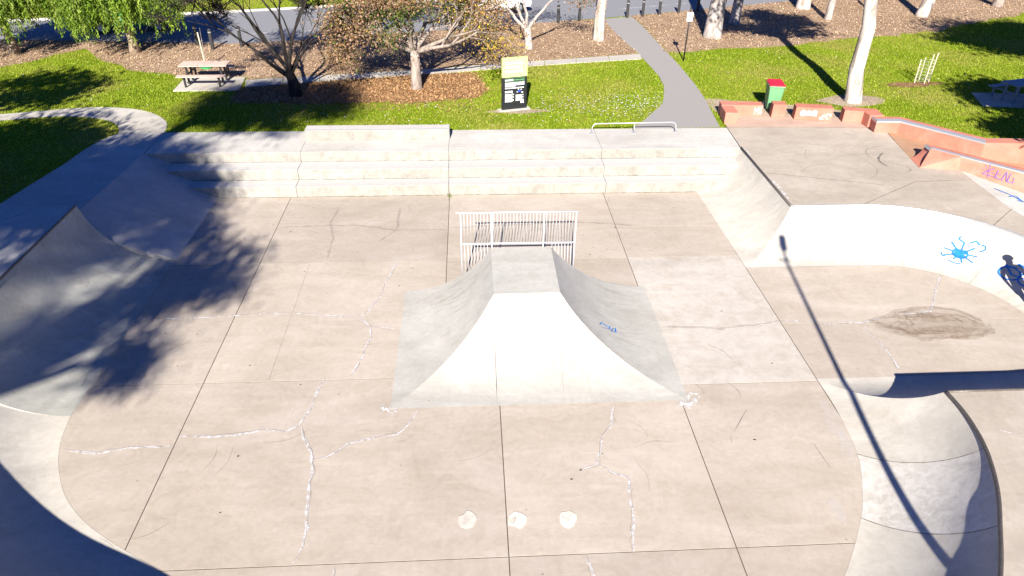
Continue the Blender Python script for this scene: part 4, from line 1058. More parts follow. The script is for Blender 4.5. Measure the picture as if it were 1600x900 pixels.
# ---------------- parked cars beyond the bollards
def car(name, x, y, rz, paint, label):
    c = empty(name, (x, y, ZG+0.012), rz=rz, label=label, cat='car')
    prof = [(-2.15, 0.32), (2.1, 0.32), (2.2, 0.55), (2.1, 0.78), (1.15, 0.95), (0.35, 1.42), (-1.35, 1.46), (-2.1, 1.02), (-2.22, 0.62)]
    vs = []; n = len(prof)
    for s_ in (-1, 1):
        for (px, pz) in prof: vs.append((px, s_*(0.86 if pz < 1.0 else 0.66), pz))
    fs = [tuple(range(n)), tuple(range(n, 2*n))[::-1]]+[(i, n+i, n+(i+1) % n, (i+1) % n) for i in range(n)]
    MB().add(vs, fs).build('body', M[paint], c, bevel=0.06)
    for s_ in (-1, 1):
        MB().add([(0.9, s_*0.868, 0.98), (-0.45, s_*0.872, 0.98), (-0.45, s_*0.70, 1.36), (0.34, s_*0.70, 1.36)], [(0, 1, 2, 3)]).build('side_window', M['glass'], c)
        MB().add([(-0.52, s_*0.872, 0.98), (-1.75, s_*0.868, 0.99), (-1.35, s_*0.70, 1.37), (-0.52, s_*0.70, 1.36)], [(0, 1, 2, 3)]).build('side_window', M['glass'], c)
        for wx in (-1.35, 1.35):
            w = MB().tube([(wx, s_*0.70, 0.32), (wx, s_*0.90, 0.32)], 0.32, 18).build('wheel', M['rubber'], c)
            MB().tube([(wx, s_*0.895, 0.32), (wx, s_*0.91, 0.32)], 0.19, 12).build('rim', M['steel'], w)
        MB().box(-2.24, -2.15, s_*0.62-0.14, s_*0.62+0.14, 0.70, 0.88).build('tail_lamp', M['lamp_red'], c)
    MB().add([(1.08, -0.70, 1.0), (1.08, 0.70, 1.0), (0.42, 0.58, 1.40), (0.42, -0.58, 1.40)], [(0, 1, 2, 3)]).build('windscreen', M['glass'], c)
car('parked_car', 1.3, 43.0, 0.35, 'car_paint', 'white parked car partly hidden behind the forked pale tree')
car('parked_car', -17.3, 39.0, 0.15, 'green_plastic', 'green parked car glimpsed under the weeping foliage of the second tree')

# ---------------- flood light (stands behind the viewpoint; only its shadow lies in view)
lp = empty('floodlight_pole', (6.72, 2.10, ZD), label='tall tapered steel floodlight pole beside the near quarter pipe', cat='lamp post')
MB().tube([(0, 0, 0), (0, 0, 8.05)], [0.08, 0.042], 12).build('pole', M['steel'], lp, True)
MB().box(-0.22, 0.22, -0.22, 0.22, 0, 0.03).build('base_plate', M['steel'], lp)
MB().tube([(-0.2, 0, 7.65), (0.12, 0, 7.65)], 0.03, 8).build('bracket', M['steel'], lp)
MB().box(-0.10, 0.10, -0.16, 0.16, 8.02, 8.42).build('lamp_head', M['edge_steel'], lp, bevel=0.03)

# ================================================================== VEGETATION
def leaf_object(name, pos, size, aspect, cols, mat, parent=None, droop=None, hang=0.0, kind=None, flat=0.0):
    """one quad (diamond) per leaf; pos (n,3), size (n,), cols (n,3)"""
    n = len(pos)
    d = rng.normal(size=(n, 3))
    if flat: d[:, 2] *= (1-flat)
    if hang: d[:, 2] -= hang*3
    d /= np.linalg.norm(d, axis=1)[:, None]
    e = rng.normal(size=(n, 3))
    if flat: e[:, 2] *= (1-flat)
    w = np.cross(d, e); 
    if flat:
        w = np.stack([-d[:, 1], d[:, 0], rng.normal(size=n)*0.25*(1-flat)], 1)
    w /= np.linalg.norm(w, axis=1)[:, None]
    s = size[:, None]
    a = pos-d*s*0.5; b = pos+w*s*aspect*0.5; c = pos+d*s*0.5; e2 = pos-w*s*aspect*0.5
    v = np.stack([a, b, c, e2], 1).reshape(-1, 3)
    me = bpy.data.meshes.new(name)
    me.vertices.add(4*n); me.vertices.foreach_set("co", v.ravel())
    me.loops.add(4*n); me.loops.foreach_set("vertex_index", np.arange(4*n, dtype=np.int32))
    me.polygons.add(n); me.polygons.foreach_set("loop_start", np.arange(0, 4*n, 4, dtype=np.int32))
    me.polygons.foreach_set("loop_total", np.full(n, 4, dtype=np.int32))
    me.update()
    ca = me.color_attributes.new("Col", 'FLOAT_COLOR', 'POINT')
    cc = np.ones((n, 4, 4), np.float32); cc[:, :, :3] = cols[:, None, :]
    ca.data.foreach_set("color", cc.ravel())
    o = link(name, me, mat, parent)
    if kind: o["kind"] = kind
    return o
def palette(n, cols, var=0.18):
    c = np.array(cols)[rng.integers(0, len(cols), n)]
    return np.clip(c*(1+rng.normal(size=(n, 1))*var), 0.004, 0.9)
def branch(mb, p, d, length, r, depth, tips, spread=0.6, up=0.15, kids=(2, 3), seg=4, shrink=0.68, rs=random, wob=0.12, sides=6, mids=None):
    pts = [Vector(p)]; rad = [r]; d = Vector(d).normalized()
    for i in range(seg):
        d = (d+Vector((rs.gauss(0, wob), rs.gauss(0, wob), rs.gauss(0, wob*0.6)+up*0.3))).normalized()
        pts.append(pts[-1]+d*length/seg); rad.append(r*(1-(1-shrink)*(i+1)/seg))
    mb.tube(pts, rad, max(3, sides))
    if mids is not None: mids.append((pts[len(pts)//2], depth))
    if depth == 0:
        tips.append(pts[-1]); tips.append(pts[-2]); return
    for k in range(rs.randint(*kids)):
        ax = d.orthogonal().normalized(); ax.rotate(Matrix.Rotation(rs.uniform(0, 6.28), 3, d))
        nd = (d*math.cos(spread)+ax*math.sin(spread*rs.uniform(0.6, 1.3))+Vector((0, 0, up))).normalized()
        st = pts[-1] if k == 0 else pts[rs.choice([-1, -2])]
        branch(mb, st, nd, length*rs.uniform(0.62, 0.85), rad[-1]*(0.85 if k == 0 else 0.7), depth-1, tips, spread, up, kids, max(2, seg-1), shrink, rs, wob, sides-1, mids)
def clusters(tips, per, sx, sz):
    t = np.array([tuple(v) for v in tips]); 
    c = np.repeat(t, per, 0)
    return c+rng.normal(size=c.shape)*np.array([sx, sx, sz])

GUM = [(0.055, 0.085, 0.022), (0.08, 0.11, 0.03), (0.045, 0.07, 0.02), (0.10, 0.115, 0.045)]
def gum_tree(x, y, label, h_clear, r, lean=(0, 0), group=None, bark_='gum_bark', crown_len=2.6, depth=3, per=60, seed=0, leaf=0.26, up=0.25, cl=0.55, spread=0.65, name='gum_tree', kids=(2, 3), wob=0.05):
    rs = random.Random(seed)
    t = empty(name, (x, y, ZG), label=label, cat='tree', group=group)
    mb = MB(); tips = []
    top = Vector((lean[0], lean[1], h_clear))
    pts = [Vector((0, 0, -0.1)), Vector((0.0, 0, 0.12))]; rad = [r*1.35, r*1.18]
    for i in range(1, 8):
        q = i/7
        pts.append(Vector((top.x*q+rs.gauss(0, wob)*(q < 1), top.y*q+rs.gauss(0, wob), 0.12+(h_clear-0.12)*q))); rad.append(r*(1.08-0.42*q))
    mb.tube(pts, rad, 14)
    d0 = (pts[-1]-pts[-2]).normalized()
    for k in range(3):
        a = 2.1*k+rs.uniform(0, 1)
        branch(mb, pts[-1]-d0*0.3*k, (d0.x+math.cos(a)*0.65, d0.y+math.sin(a)*0.65, 0.8), crown_len, r*0.5, depth, tips, spread, up, kids, 4, 0.65, rs, 0.13)
    mb.build('trunk', M[bark_], t, True)
    P = clusters(tips, per, cl, cl*0.6)
    leaf_object('crown', P, rng.uniform(0.6, 1.3, len(P))*leaf, 0.3, palette(len(P), GUM), M['leaf'], t, hang=0.3)
    return t
def shade_tree(x, y, label, centre, radii, nclump, per, seed, r=0.32, size=0.55, leaf=0.34, bark_='gum_bark', group='shade trees around the skate park'):
    """gum with a clumped crown: limbs run from the trunk head out to every foliage clump"""
    rs = random.Random(seed)
    t = empty('gum_tree', (x, y, ZG), label=label, cat='tree', group=group)
    mb = MB()
    c = Vector((centre[0]-x, centre[1]-y, centre[2]-ZG)); head = Vector((c.x*0.6, c.y*0.6, c.z-radii[2]*1.5))
    mb.tube([(0, 0, -0.1), (0, 0, 0.15)]+[tuple(head*q+Vector((rs.gauss(0, .06), rs.gauss(0, .06), 0))) for q in (0.2, 0.45, 0.7, 1.0)], [r*1.5, r*1.2, r*1.05, r*0.95, r*0.85, r*0.75], 12)
    P = []
    for k in range(nclump):
        d = Vector((rs.gauss(0, 1), rs.gauss(0, 1), rs.gauss(0, 1))).normalized()*(rs.random()**0.4)
        e = c+Vector((d.x*radii[0], d.y*radii[1], d.z*radii[2]))
        mid = head.lerp(e, 0.5)+Vector((rs.gauss(0, .2), rs.gauss(0, .2), rs.uniform(-.1, .4)))
        mb.tube([head*0.93, mid, e], [r*0.24, r*0.15, 0.02], 5)
        sz = size*rs.uniform(0.7, 1.3)
        P.append(np.array(tuple(e))+rng.normal(size=(per, 3))*np.array([sz, sz, sz*0.55]))
    mb.build('trunk', M[bark_], t, True)
    P = np.concatenate(P)
    leaf_object('crown', P, rng.uniform(0.6, 1.3, len(P))*leaf, 0.36, palette(len(P), GUM), M['leaf'], t, hang=0.3)
# gums seen in the frame
shade_tree(15.23, 26.85, 'tall white gum trunk leaning over the lawn behind the red blocks', (14.65, 27.5, 8.6), (3.4, 2.7, 0.9), 30, 300, 11, 0.27, 0.42, 0.3, group=None)
gum_tree(6.54, 36.6, 'slim white gum trunk just left of the asphalt path', 8.0, 0.25, (0.45, 0.2), None, 'gum_bark', 2.4, 2, 40, 12)
gum_tree(12.6, 37.2, 'thick pale gum trunk right of the small signpost', 8.5, 0.40, (0.5, 0.3), None, 'gum_bark_grey', 2.6, 3, 26, 13)
gum_tree(14.7, 40.1, 'grey gum trunk in shade, close right of the thick pale gum', 8.0, 0.26, (0.1, 0.2), None, 'gum_bark_grey', 2.4, 2, 40, 14)
gum_tree(20.3, 44.2, 'stout white gum base at the top edge, left of a thin gum', 8.0, 0.36, (0.4, 0.2), None, 'gum_bark', 2.4, 2, 40, 15)
gum_tree(20.55, 41.2, 'thin pale gum trunk in mulch behind the large leaning gum', 7.0, 0.18, (0.6, 0.1), None, 'gum_bark_grey', 2.2, 2, 30, 16)
gum_tree(24.3, 43.6, 'very thin grey gum trunk at the top edge right of the large leaning gum', 6.0, 0.10, (0.5, 0.1), None, 'gum_bark_grey', 1.8, 2, 16, 17)
gum_tree(26.55, 42.0, 'white gum trunk tilting right at the top edge, right of the large leaning gum', 7.0, 0.30, (1.9, 0.2), None, 'gum_bark', 2.4, 3, 26, 18)
gum_tree(33.0, 44.8, 'brownish gum trunk farthest right at the top edge', 7.0, 0.27, (0.3, 0.2), None, 'grey_bark', 2.4, 3, 30, 19)
# gums outside the frame whose shade falls into it
shade_tree(-14.0, -7.0, 'tall gum tree behind the left edge shading the tall quarter pipe', (-10.75, -5.3, 13.0), (2.1, 3.6, 1.1), 22, 620, 35, size=0.36, leaf=0.2)
shade_tree(-16.0, -1.5, 'tall gum tree outside the left edge shading the bank and steps', (-13.6, -1.5, 14.0), (2.4, 3.1, 1.0), 46, 760, 22, 0.38, 0.55, 0.2)
shade_tree(-18.0, 9.0, 'dense gum tree outside the left edge shading the inner lawn', (-16.6, 9.9, 8.0), (2.8, 3.1, 1.2), 80, 500, 23, 0.36, 0.6, 0.28, bark_='gum_bark_grey')
shade_tree(-15.4, 7.4, 'very tall gum tree outside the left edge shading the lawn beyond the steps', (-10.5, 5.3, 14.2), (3.0, 2.5, 0.8), 46, 640, 28, 0.36, 0.5, 0.2)
shade_tree(-21.0, 17.0, 'gum tree outside the left edge streaking the outer lawn with shade', (-18.6, 17.4, 8.0), (3.2, 1.6, 1.2), 22, 130, 24, 0.30, 0.42, bark_='gum_bark_grey')
shade_tree(24.0, 15.5, 'gum tree outside the right edge shading the metal picnic table', (20.9, 16.3, 7.5), (2.3, 1.6, 0.9), 40, 260, 25, 0.32, 0.5)
shade_tree(29.0, 23.0, 'gum tree outside the right edge shading the far right lawn', (26.6, 24.0, 9.0), (4.0, 2.2, 1.4), 60, 260, 26, 0.36, 0.6)
shade_tree(21.5, 11.0, 'gum tree outside the right edge shading the end of the red ledge', (18.9, 13.2, 7.2), (1.3, 1.3, 0.7), 16, 220, 27, 0.3, 0.45)

# weeping pepper trees
def weeping_tree(x, y, label, seed, rad=2.3, h=4.4, cols=None):
    rs = random.Random(seed)
    t = empty('weeping_tree', (x, y, ZG), label=label, cat='tree', group='weeping green trees by the road')
    mb = MB(); tips = []; mids = []
    mb.tube([(0, 0, -0.1), (0.02, 0, 0.5), (-0.03, 0.02, 1.2), (0.02, 0.0, 1.9)], [0.30, 0.20, 0.17, 0.16], 10)
    for k in range(5):
        a = k*1.257+rs.uniform(-.3, .3)
        branch(mb, (0, 0, 1.5+0.1*k), (math.cos(a), math.sin(a), 1.1), 1.5, 0.09, 2, tips, 0.6, 0.15, (2, 3), 4, 0.65, rs, 0.15, 6, mids)
    mb.build('trunk', M['brown_bark'], t, True)
    P = []; C = []
    base = np.array(cols or [(0.15, 0.25, 0.022), (0.20, 0.30, 0.03), (0.11, 0.19, 0.018), (0.25, 0.33, 0.06)])
    for k in range(1050):
        a = rs.uniform(0, 6.283); q = math.sqrt(rs.random()); rr = rad*q*rs.uniform(0.75, 1.08)
        lump = 1+0.16*math.sin(3*a+seed)+0.1*math.sin(7*a+seed*2)
        sx, sy = rr*lump*math.cos(a), rr*lump*math.sin(a)
        zt = 1.9+(h-1.6)*math.sqrt(max(0, 1-(q*0.93)**2))*rs.uniform(0.45, 1.0)
        ln = rs.uniform(0.7, 1.7)*(0.6+0.6*q)
        zb = max(zt-ln, 0.55+0.5*rs.random())
        n = int(26*(zt-zb)/1.0)+6
        col = base[rs.randrange(4)]*rs.uniform(0.75, 1.25)
        for i in range(n):
            u = i/n; z = zt+(zb-zt)*u
            P.append((sx*(1+0.06*u)+rs.gauss(0, 0.06), sy*(1+0.06*u)+rs.gauss(0, 0.06), z)); C.append(col)
    P = np.array(P); C = np.clip(np.array(C)*(1+rng.normal(size=(len(P), 1))*0.15), 0.01, 0.6)
    leaf_object('crown', P, rng.uniform(0.10, 0.22, len(P)), 0.32, C, M['leaf'], t, hang=0.55)
weeping_tree(-20.95, 34.3, 'bright green weeping tree at the far left edge of the lawn', 1, 2.5, 4.6)
weeping_tree(-15.6, 34.45, 'bright green weeping tree second from the left, in the mulch', 2, 2.25, 4.6)

# bare dark tree
def bare_tree(x, y, label, seed):
    rs = random.Random(seed)
    t = empty('bare_tree', (x, y, ZG), label=label, cat='tree')
    mb = MB(); tips = []
    mb.tube([(0.06, 0, -0.1), (0.02, 0, 0.25), (0, 0, 0.6), (-0.1, 0, 0.95)], [0.30, 0.23, 0.20, 0.17], 10)
    for (dx, dy, dz, L_, r_, z, dp) in ((-1.55, 0.1, 1.05, 1.9, 0.08, 0.7, 4), (-0.9, 0.35, 1.15, 1.8, 0.08, 0.85, 5), (-0.3, 0.3, 1.3, 1.8, 0.095, 0.9, 5), (0.12, -0.1, 1.3, 1.7, 0.085, 0.85, 5), (0.75, 0.3, 1.1, 1.3, 0.055, 0.8, 4), (-1.3, 1.0, 1.1, 1.8, 0.065, 0.9, 4), (0.4, 0.8, 0.9, 1.4, 0.06, 0.9, 4)):
        branch(mb, (-0.04, 0, z), (dx, dy, dz), L_, r_, dp, tips, 0.44, 0.05, (2, 3), 4, 0.66, rs, 0.11, 7)
    mb.build('trunk', M['dark_bark'], t, True)
    tw = MB()
    for p in tips:
        for k in range(5):
            d = Vector((rs.gauss(0, 0.5), rs.gauss(0, 0.5), rs.gauss(0.35, 0.35))).normalized()
            d2 = (d+Vector((rs.gauss(0, .3), rs.gauss(0, .3), rs.gauss(0, .3)))).normalized()
            q = p+d*rs.uniform(.15, .35)
            tw.tube([p, q, q+d2*rs.uniform(.15, .35)], [0.014, 0.011, 0.007], 3, False)
    o = tw.build('twigs', M['dark_bark'], t); o['kind'] = 'stuff'
    P = clusters(tips, 1, 0.25, 0.2)
    leaf_object('dead_leaves', P, rng.uniform(0.05, 0.1, len(P)), 0.6, palette(len(P), [(0.12, 0.085, 0.05), (0.2, 0.14, 0.09), (0.09, 0.07, 0.05)]), M['dry_leaf'], t, kind='stuff')
bare_tree(-6.95, 27.95, 'bare dark tree with many spreading branches between lawn and concrete strip', 4)

# autumn trees
def autumn_tree(x, y, label, seed, fork, rad, bark_, brown, green, gold, per=70, lean=(0, 0), trunk_r=0.19, trunk_h=1.55, gold_side=(1, 0.2), sprd=0.7):
    rs = random.Random(seed)
    t = empty('autumn_tree', (x, y, ZG), label=label, cat='tree')
    mb = MB(); tips = []
    mb.tube([(0, 0, -0.1), (0.0, 0, 0.15), (lean[0]*.5, 0, trunk_h*.6), (lean[0], lean[1], trunk_h)], [trunk_r*1.6, trunk_r*1.15, trunk_r, trunk_r*0.95], 12)
    for (dx, dy, dz, L_) in fork:
        branch(mb, (lean[0], lean[1], trunk_h-0.1), (dx, dy, dz), L_, trunk_r*0.5, 3, tips, sprd, 0.05, (2, 3), 4, 0.66, rs, 0.13, 7)
    mb.build('trunk', M[bark_], t, True)
    P = clusters(tips, per, 0.34, 0.26)
    n = len(P)
    C = palette(n, brown, 0.22)
    rr = np.hypot(P[:, 0]-lean[0], P[:, 1]-lean[1])
    tipid = np.repeat(np.arange(len(tips)), per)
    tr = rng.random(len(tips))[tipid]
    g = (rr < rad*0.5*(0.5+tr)) & (rng.random(n) < 0.85) & (P[:, 2] < 3.3)
    C[g] = palette(n, green, 0.25)[g]
    g2 = (tr > 0.86) & (rng.random(n) < 0.6)
    C[g2] = palette(n, green, 0.25)[g2]
    y_ = (P[:, 0]*gold_side[0]+P[:, 1]*gold_side[1] > rad*0.30) & (tr < 0.30)
    C[y_] = palette(n, gold, 0.2)[y_]
    leaf_object('crown', P, rng.uniform(0.05, 0.13, n), 0.55, C, M['dry_leaf'], t)
BROWN = [(0.27, 0.155, 0.085), (0.31, 0.20, 0.12), (0.21, 0.115, 0.065), (0.34, 0.23, 0.15), (0.29, 0.19, 0.065)]
GREEN = [(0.075, 0.12, 0.02), (0.05, 0.085, 0.015), (0.12, 0.16, 0.03)]
GOLD = [(0.48, 0.33, 0.03), (0.40, 0.28, 0.04), (0.32, 0.27, 0.05)]
autumn_tree(-2.2, 28.8, 'autumn tree with pale trunk, brown leaf canopy and green lower leaves in the leaf bed', 6, [(-1.7, 0.2, 0.8, 1.5), (-0.8, 0.5, 0.9, 1.5), (0.2, -0.2, 1.2, 1.2), (0.9, 0.4, 0.85, 1.5), (1.7, 0.3, 0.75, 1.5), (0.1, 0.8, 0.9, 1.4), (-1.4, -0.4, 0.75, 1.5), (1.5, -0.4, 0.75, 1.5), (0.0, -0.6, 0.9, 1.0)], 3.6, 'grey_bark', BROWN, GREEN, GOLD, 95)
autumn_tree(2.86, 35.0, 'forked pale tree with sparse brown leaves behind the information sign', 7, [(-0.55, 0.0, 1.2, 1.5), (0.75, 0.0, 1.2, 1.6), (-1.3, 0.3, 0.9, 1.5), (-0.2, 0.5, 1.1, 1.5)], 3.0, 'gum_bark_grey', BROWN+[(0.42, 0.38, 0.35)], GREEN, GOLD, 60, trunk_r=0.17, trunk_h=0.95, lean=(-0.08, 0))
autumn_tree(-4.6, 37.5, 'brown autumn tree behind the bare tree at the car park edge', 8, [(-1.2, 0.2, 0.9, 1.4), (-0.2, 0.5, 1.2, 1.5), (0.9, 0.2, 0.9, 1.4), (0.2, -0.7, 1.0, 1.3)], 3.2, 'grey_bark', BROWN+[(0.35, 0.27, 0.06)], GREEN, GOLD, 60, trunk_r=0.16, trunk_h=1.2)

# ------------------------------------------------ grass, clover flowers and leaf litter (uncountable cover)
def inside(P, poly):
    x, y = P[:, 0], P[:, 1]; r = np.zeros(len(P), bool); n = len(poly)
    for i in range(n):
        x1, y1 = poly[i]; x2, y2 = poly[(i+1) % n]
        if y1 == y2: continue
        c = ((y1 > y) != (y2 > y)) & (x < (x2-x1)*(y-y1)/(y2-y1)+x1)
        r ^= c
    return r
NOT_GRASS = [park_outline, MULCH_W, MULCH_BED, MULCH_E, path_l+path_r[::-1], strip_s+strip_n[::-1], path_o+path_i[::-1], road_s+road_n,
             [(-11.9, 28.59), (-12.01, 30.49), (-9.50, 30.40), (-9.30, 28.62)], [(20.75, 27.8), (20.2, 26.15), (24.2, 25.5), (24.6, 27.4)]]+DIRT
def scatter(n, x0, x1, y0, y1):
    return np.stack([rng.uniform(x0, x1, n), rng.uniform(y0, y1, n)], 1)
P = np.concatenate([scatter(230000, -26, 10, 17.5, 34.5), scatter(200000, 8.5, 36, 20.5, 43), scatter(60000, -32, -8, 41, 50)])
ang_ = np.abs(np.arctan2(P[:, 0], P[:, 1])-0.06)
P = P[ang_ < 0.72]
keep = np.ones(len(P), bool)
soft = rng.normal(size=P.shape)*0.16
for poly in NOT_GRASS: keep &= ~inside(P+(soft if poly is MULCH_W or poly is MULCH_BED or poly is MULCH_E or poly in DIRT else (soft*0.35 if poly is park_outline else 0)), poly)
P = P[keep]
n = len(P)
h = rng.uniform(0.03, 0.075, n); a = rng.uniform(0, 6.283, n); w = rng.uniform(0.012, 0.022, n)
lx, ly = rng.normal(size=n)*0.035, rng.normal(size=n)*0.035
V = np.zeros((n, 3, 3))
V[:, 0] = np.stack([P[:, 0]-np.cos(a)*w, P[:, 1]-np.sin(a)*w, np.full(n, ZG)], 1)
V[:, 1] = np.stack([P[:, 0]+np.cos(a)*w, P[:, 1]+np.sin(a)*w, np.full(n, ZG)], 1)
V[:, 2] = np.stack([P[:, 0]+lx, P[:, 1]+ly, ZG+h], 1)
me = bpy.data.meshes.new('grass')
me.vertices.add(3*n); me.vertices.foreach_set("co", V.ravel())
me.loops.add(3*n); me.loops.foreach_set("vertex_index", np.arange(3*n, dtype=np.int32))
me.polygons.add(n); me.polygons.foreach_set("loop_start", np.arange(0, 3*n, 3, dtype=np.int32)); me.polygons.foreach_set("loop_total", np.full(n, 3, dtype=np.int32))
me.update()
ca = me.color_attributes.new("Col", 'FLOAT_COLOR', 'POINT')
pat = 0.5+0.5*np.sin(P[:, 0]*0.9+1.3*np.sin(P[:, 1]*0.55))*np.sin(P[:, 1]*0.8+np.sin(P[:, 0]*0.4)*1.7)
base = np.array([(0.215, 0.30, 0.015), (0.27, 0.345, 0.025), (0.335, 0.375, 0.05), (0.155, 0.24, 0.012)])[rng.integers(0, 4, n)]
dry = np.array((0.36, 0.29, 0.10))
f = np.clip((pat-0.52)*2.2, 0, 0.9)[:, None]*rng.random((n, 1))
base = base*(1-f)+dry*f
base = np.clip(base*(1+rng.normal(size=(n, 1))*0.15), 0.01, 0.6)
cc = np.ones((n, 3, 4), np.float32); cc[:, :, :3] = base[:, None, :]
ca.data.foreach_set("color", cc.ravel())
tag(link('grass', me, M['blade']), kind='stuff', label='short green lawn grass blades around the skate park', cat='grass')

def clear_of(P, polys):
    k = np.ones(len(P), bool)
    for poly in polys: k &= ~inside(P, poly)
    return P[k]
# white clover flowers and fallen petals on the lawn
Fl = np.concatenate([rng.normal(size=(420, 2))*np.array([1.5, 0.9])+np.array([5.0, 26.4]), rng.normal(size=(260, 2))*np.array([0.7, 0.9])+np.array([7.0, 26.6]), scatter(170, -8, 8, 24.2, 27.0), scatter(150, 9, 22, 26, 35), scatter(40, -20, -12, 26.5, 31)])
Fl = clear_of(Fl, NOT_GRASS)
leaf_object('fallen_petals', np.column_stack([Fl, np.full(len(Fl), ZG+0.06)]), rng.uniform(0.02, 0.075, len(Fl)), 0.8, palette(len(Fl), [(0.75, 0.74, 0.70), (0.66, 0.63, 0.58)], 0.06), M['litter'], None, flat=0.85)
tag(bpy.data.objects['fallen_petals'], kind='stuff', label='white petals and clover flowers sprinkled over the lawn', cat='petals')
# leaf litter over the mulch
Lm = np.concatenate([scatter(60000, -26, 9.5, 29, 42), scatter(60000, 9, 40, 34, 48)])
Lm = Lm[inside(Lm, MULCH_W) | inside(Lm, MULCH_E)]
Lb = scatter(30000, -9.4, 0.9, 26.7, 31.2); Lb = Lb[inside(Lb+rng.normal(size=Lb.shape)*0.12, MULCH_BED)]
Lb = clear_of(Lb, [strip_s+strip_n[::-1]])
Lg = clear_of(np.concatenate([rng.normal(size=(700, 2))*np.array([2.6, 0.5])+np.array([-3.5, 26.8]), scatter(500, -12, 12, 24.2, 35)]), [park_outline, path_l+path_r[::-1]])
LC = [(0.47, 0.34, 0.225), (0.43, 0.30, 0.19), (0.38, 0.255, 0.16), (0.51, 0.385, 0.265), (0.33, 0.22, 0.14)]
LB_ = [(0.40, 0.235, 0.115), (0.34, 0.19, 0.09), (0.46, 0.29, 0.14), (0.27, 0.145, 0.07)]
allp = np.concatenate([Lm, Lb, Lg])
cols = np.concatenate([palette(len(Lm), LC), palette(len(Lb), LB_), palette(len(Lg), LB_)])
leaf_object('leaf_litter', np.column_stack([allp, ZG+0.02+rng.uniform(0, 0.03, len(allp))]), rng.uniform(0.05, 0.13, len(allp)), 0.5, cols, M['litter'], None, flat=0.7)
tag(bpy.data.objects['leaf_litter'], kind='stuff', label='brown fallen leaves and bark chips covering the mulch', cat='leaves')
# weed in the floor joint by the steps
wd = empty('weed_tuft', (-0.76, 20.72, 0), label='tiny green weed growing in the floor joint at the foot of the steps', cat='weed')
P = rng.normal(size=(40, 3))*np.array([0.035, 0.08, 0.02])+np.array([0, 0, 0.04])
leaf_object('leaves', P, rng.uniform(0.04, 0.09, 40), 0.3, palette(40, [(0.14, 0.2, 0.03), (0.2, 0.23, 0.05)]), M['leaf'], wd)

# ------------------------------------------------ person standing at the pocket wall just outside the right edge
pe = empty('person', (14.02, 13.42, 0.03), rz=0.3, label='person in dark trousers and grey top standing in the side pocket, outside the frame', cat='person')
sk_v = {'pel': (0, 0, 0.95), 'spn': (0, 0.01, 1.15), 'chs': (0, 0.0, 1.36), 'nek': (0, 0.01, 1.50), 'hd0': (0, -0.01, 1.58), 'hd1': (0, -0.02, 1.70)}
edges = [('pel', 'spn'), ('spn', 'chs'), ('chs', 'nek'), ('nek', 'hd0'), ('hd0', 'hd1')]
rad = {'pel': (.15, .11), 'spn': (.135, .10), 'chs': (.16, .11), 'nek': (.055, .06), 'hd0': (.075, .085), 'hd1': (.07, .085)}
for s_, n_ in ((-1, 'l'), (1, 'r')):
    sk_v.update({'sh'+n_: (s_*.18, 0, 1.42), 'el'+n_: (s_*.25, 0.02, 1.14), 'wr'+n_: (s_*.24, -0.08, 0.90), 'pa'+n_: (s_*.235, -0.11, 0.82),
                 'hp'+n_: (s_*.09, 0, 0.90), 'kn'+n_: (s_*.10, -0.02, 0.50), 'an'+n_: (s_*.11, 0.02, 0.09), 'to'+n_: (s_*.13, -0.15, 0.035)})
    edges += [('chs', 'sh'+n_), ('sh'+n_, 'el'+n_), ('el'+n_, 'wr'+n_), ('wr'+n_, 'pa'+n_), ('pel', 'hp'+n_), ('hp'+n_, 'kn'+n_), ('kn'+n_, 'an'+n_), ('an'+n_, 'to'+n_)]
    rad.update({'sh'+n_: (.065, .065), 'el'+n_: (.045, .045), 'wr'+n_: (.03, .035), 'pa'+n_: (.022, .04), 'hp'+n_: (.09, .09), 'kn'+n_: (.065, .065), 'an'+n_: (.045, .05), 'to'+n_: (.045, .03)})
    for k, (fx, fl) in enumerate(((-0.03, .085), (-0.01, .095), (0.01, .09), (0.03, .07))):
        a_, b_ = 'f%d%s' % (k, n_), 'g%d%s' % (k, n_)
        sk_v[a_] = (s_*.235+s_*0.004, -0.11-fx, 0.775); sk_v[b_] = (s_*.225, -0.12-fx*1.05, 0.775-fl*0.75)
        edges += [('pa'+n_, a_), (a_, b_)]; rad[a_] = (.0095, .0095); rad[b_] = (.008, .008)
    sk_v['t0'+n_] = (s_*.225, -0.155, 0.83); sk_v['t1'+n_] = (s_*.215, -0.18, 0.78)
    edges += [('wr'+n_, 't0'+n_), ('t0'+n_, 't1'+n_)]; rad['t0'+n_] = (.011, .011); rad['t1'+n_] = (.009, .009)
keys = list(sk_v)
me = bpy.data.meshes.new('body'); me.from_pydata([sk_v[k] for k in keys], [(keys.index(a), keys.index(b)) for a, b in edges], [])
bo = link('body', me, None, pe)
mo = bo.modifiers.new('skin', 'SKIN')
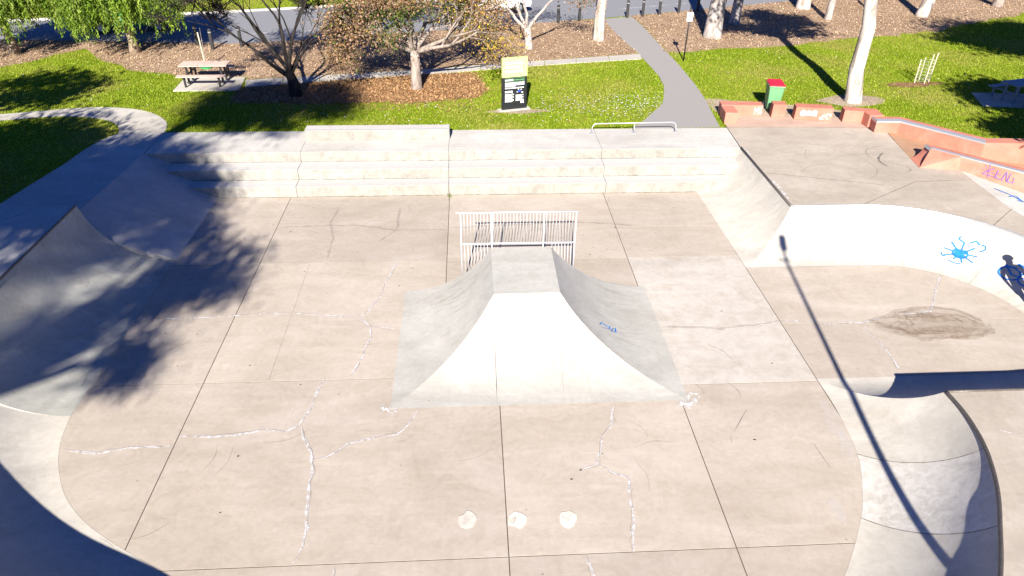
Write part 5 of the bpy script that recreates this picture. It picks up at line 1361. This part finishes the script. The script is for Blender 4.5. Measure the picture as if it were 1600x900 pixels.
for i, k in enumerate(keys):
    d = me.skin_vertices[0].data[i]; d.radius = rad[k]; d.use_root = (k == 'pel')
bo.modifiers.new('sub', 'SUBSURF').levels = 2
bo.modifiers['sub'].render_levels = 2
m, nt, N, L, b = new_mat('person_surface')
tc = N.new("ShaderNodeTexCoord"); sx = N.new("ShaderNodeSeparateXYZ"); L.new(tc.outputs["Object"], sx.inputs[0])
mp_ = N.new("ShaderNodeMapRange"); mp_.inputs[2].default_value = 1.8; L.new(sx.outputs[2], mp_.inputs[0])
mp_.inputs[1].default_value = 0.0; mp_.inputs[2].default_value = 1.8
r_ = ramp(nt, mp_.outputs[0], [(0.0, (0.05, 0.05, 0.05)), (0.05, (0.03, 0.035, 0.05)), (0.545, (0.20, 0.20, 0.21)), (0.835, (0.45, 0.28, 0.2)), (0.92, (0.05, 0.03, 0.02))])
r_.color_ramp.interpolation = 'CONSTANT'
L.new(r_.outputs[0], b.inputs["Base Color"]); b.inputs["Roughness"].default_value = 0.8
me.materials.append(m)
hm = MB()
for i in range(7):
    t = i/6*math.pi*0.5
    pass
bm = bmesh.new(); bmesh.ops.create_uvsphere(bm, u_segments=16, v_segments=10, radius=0.105)
for v in bm.verts:
    v.co.y *= 1.1; v.co.z *= 0.95
    if v.co.z < -0.02 and v.co.y < 0.02: v.co.y += 0.05
hme = bpy.data.meshes.new('hair'); bm.to_mesh(hme); bm.free()
ho = link('hair', hme, M['dark_bark'], pe, True); ho.location = (0, 0.005, 1.71)
for (x, y, z, r0) in ((-0.03, -0.105, 1.665, 0.011), (0.03, -0.105, 1.665, 0.011)):
    bm = bmesh.new(); bmesh.ops.create_uvsphere(bm, u_segments=8, v_segments=6, radius=r0)
    eme = bpy.data.meshes.new('eye'); bm.to_mesh(eme); bm.free()
    eo = link('eye', eme, M['black'], pe, True); eo.location = (x, y, z)
MB().add([(-0.014, -0.10, 1.615), (0.014, -0.10, 1.615), (0, -0.135, 1.618), (0, -0.10, 1.66)], [(0, 1, 2), (0, 2, 3), (1, 3, 2)]).build('nose', m, pe)
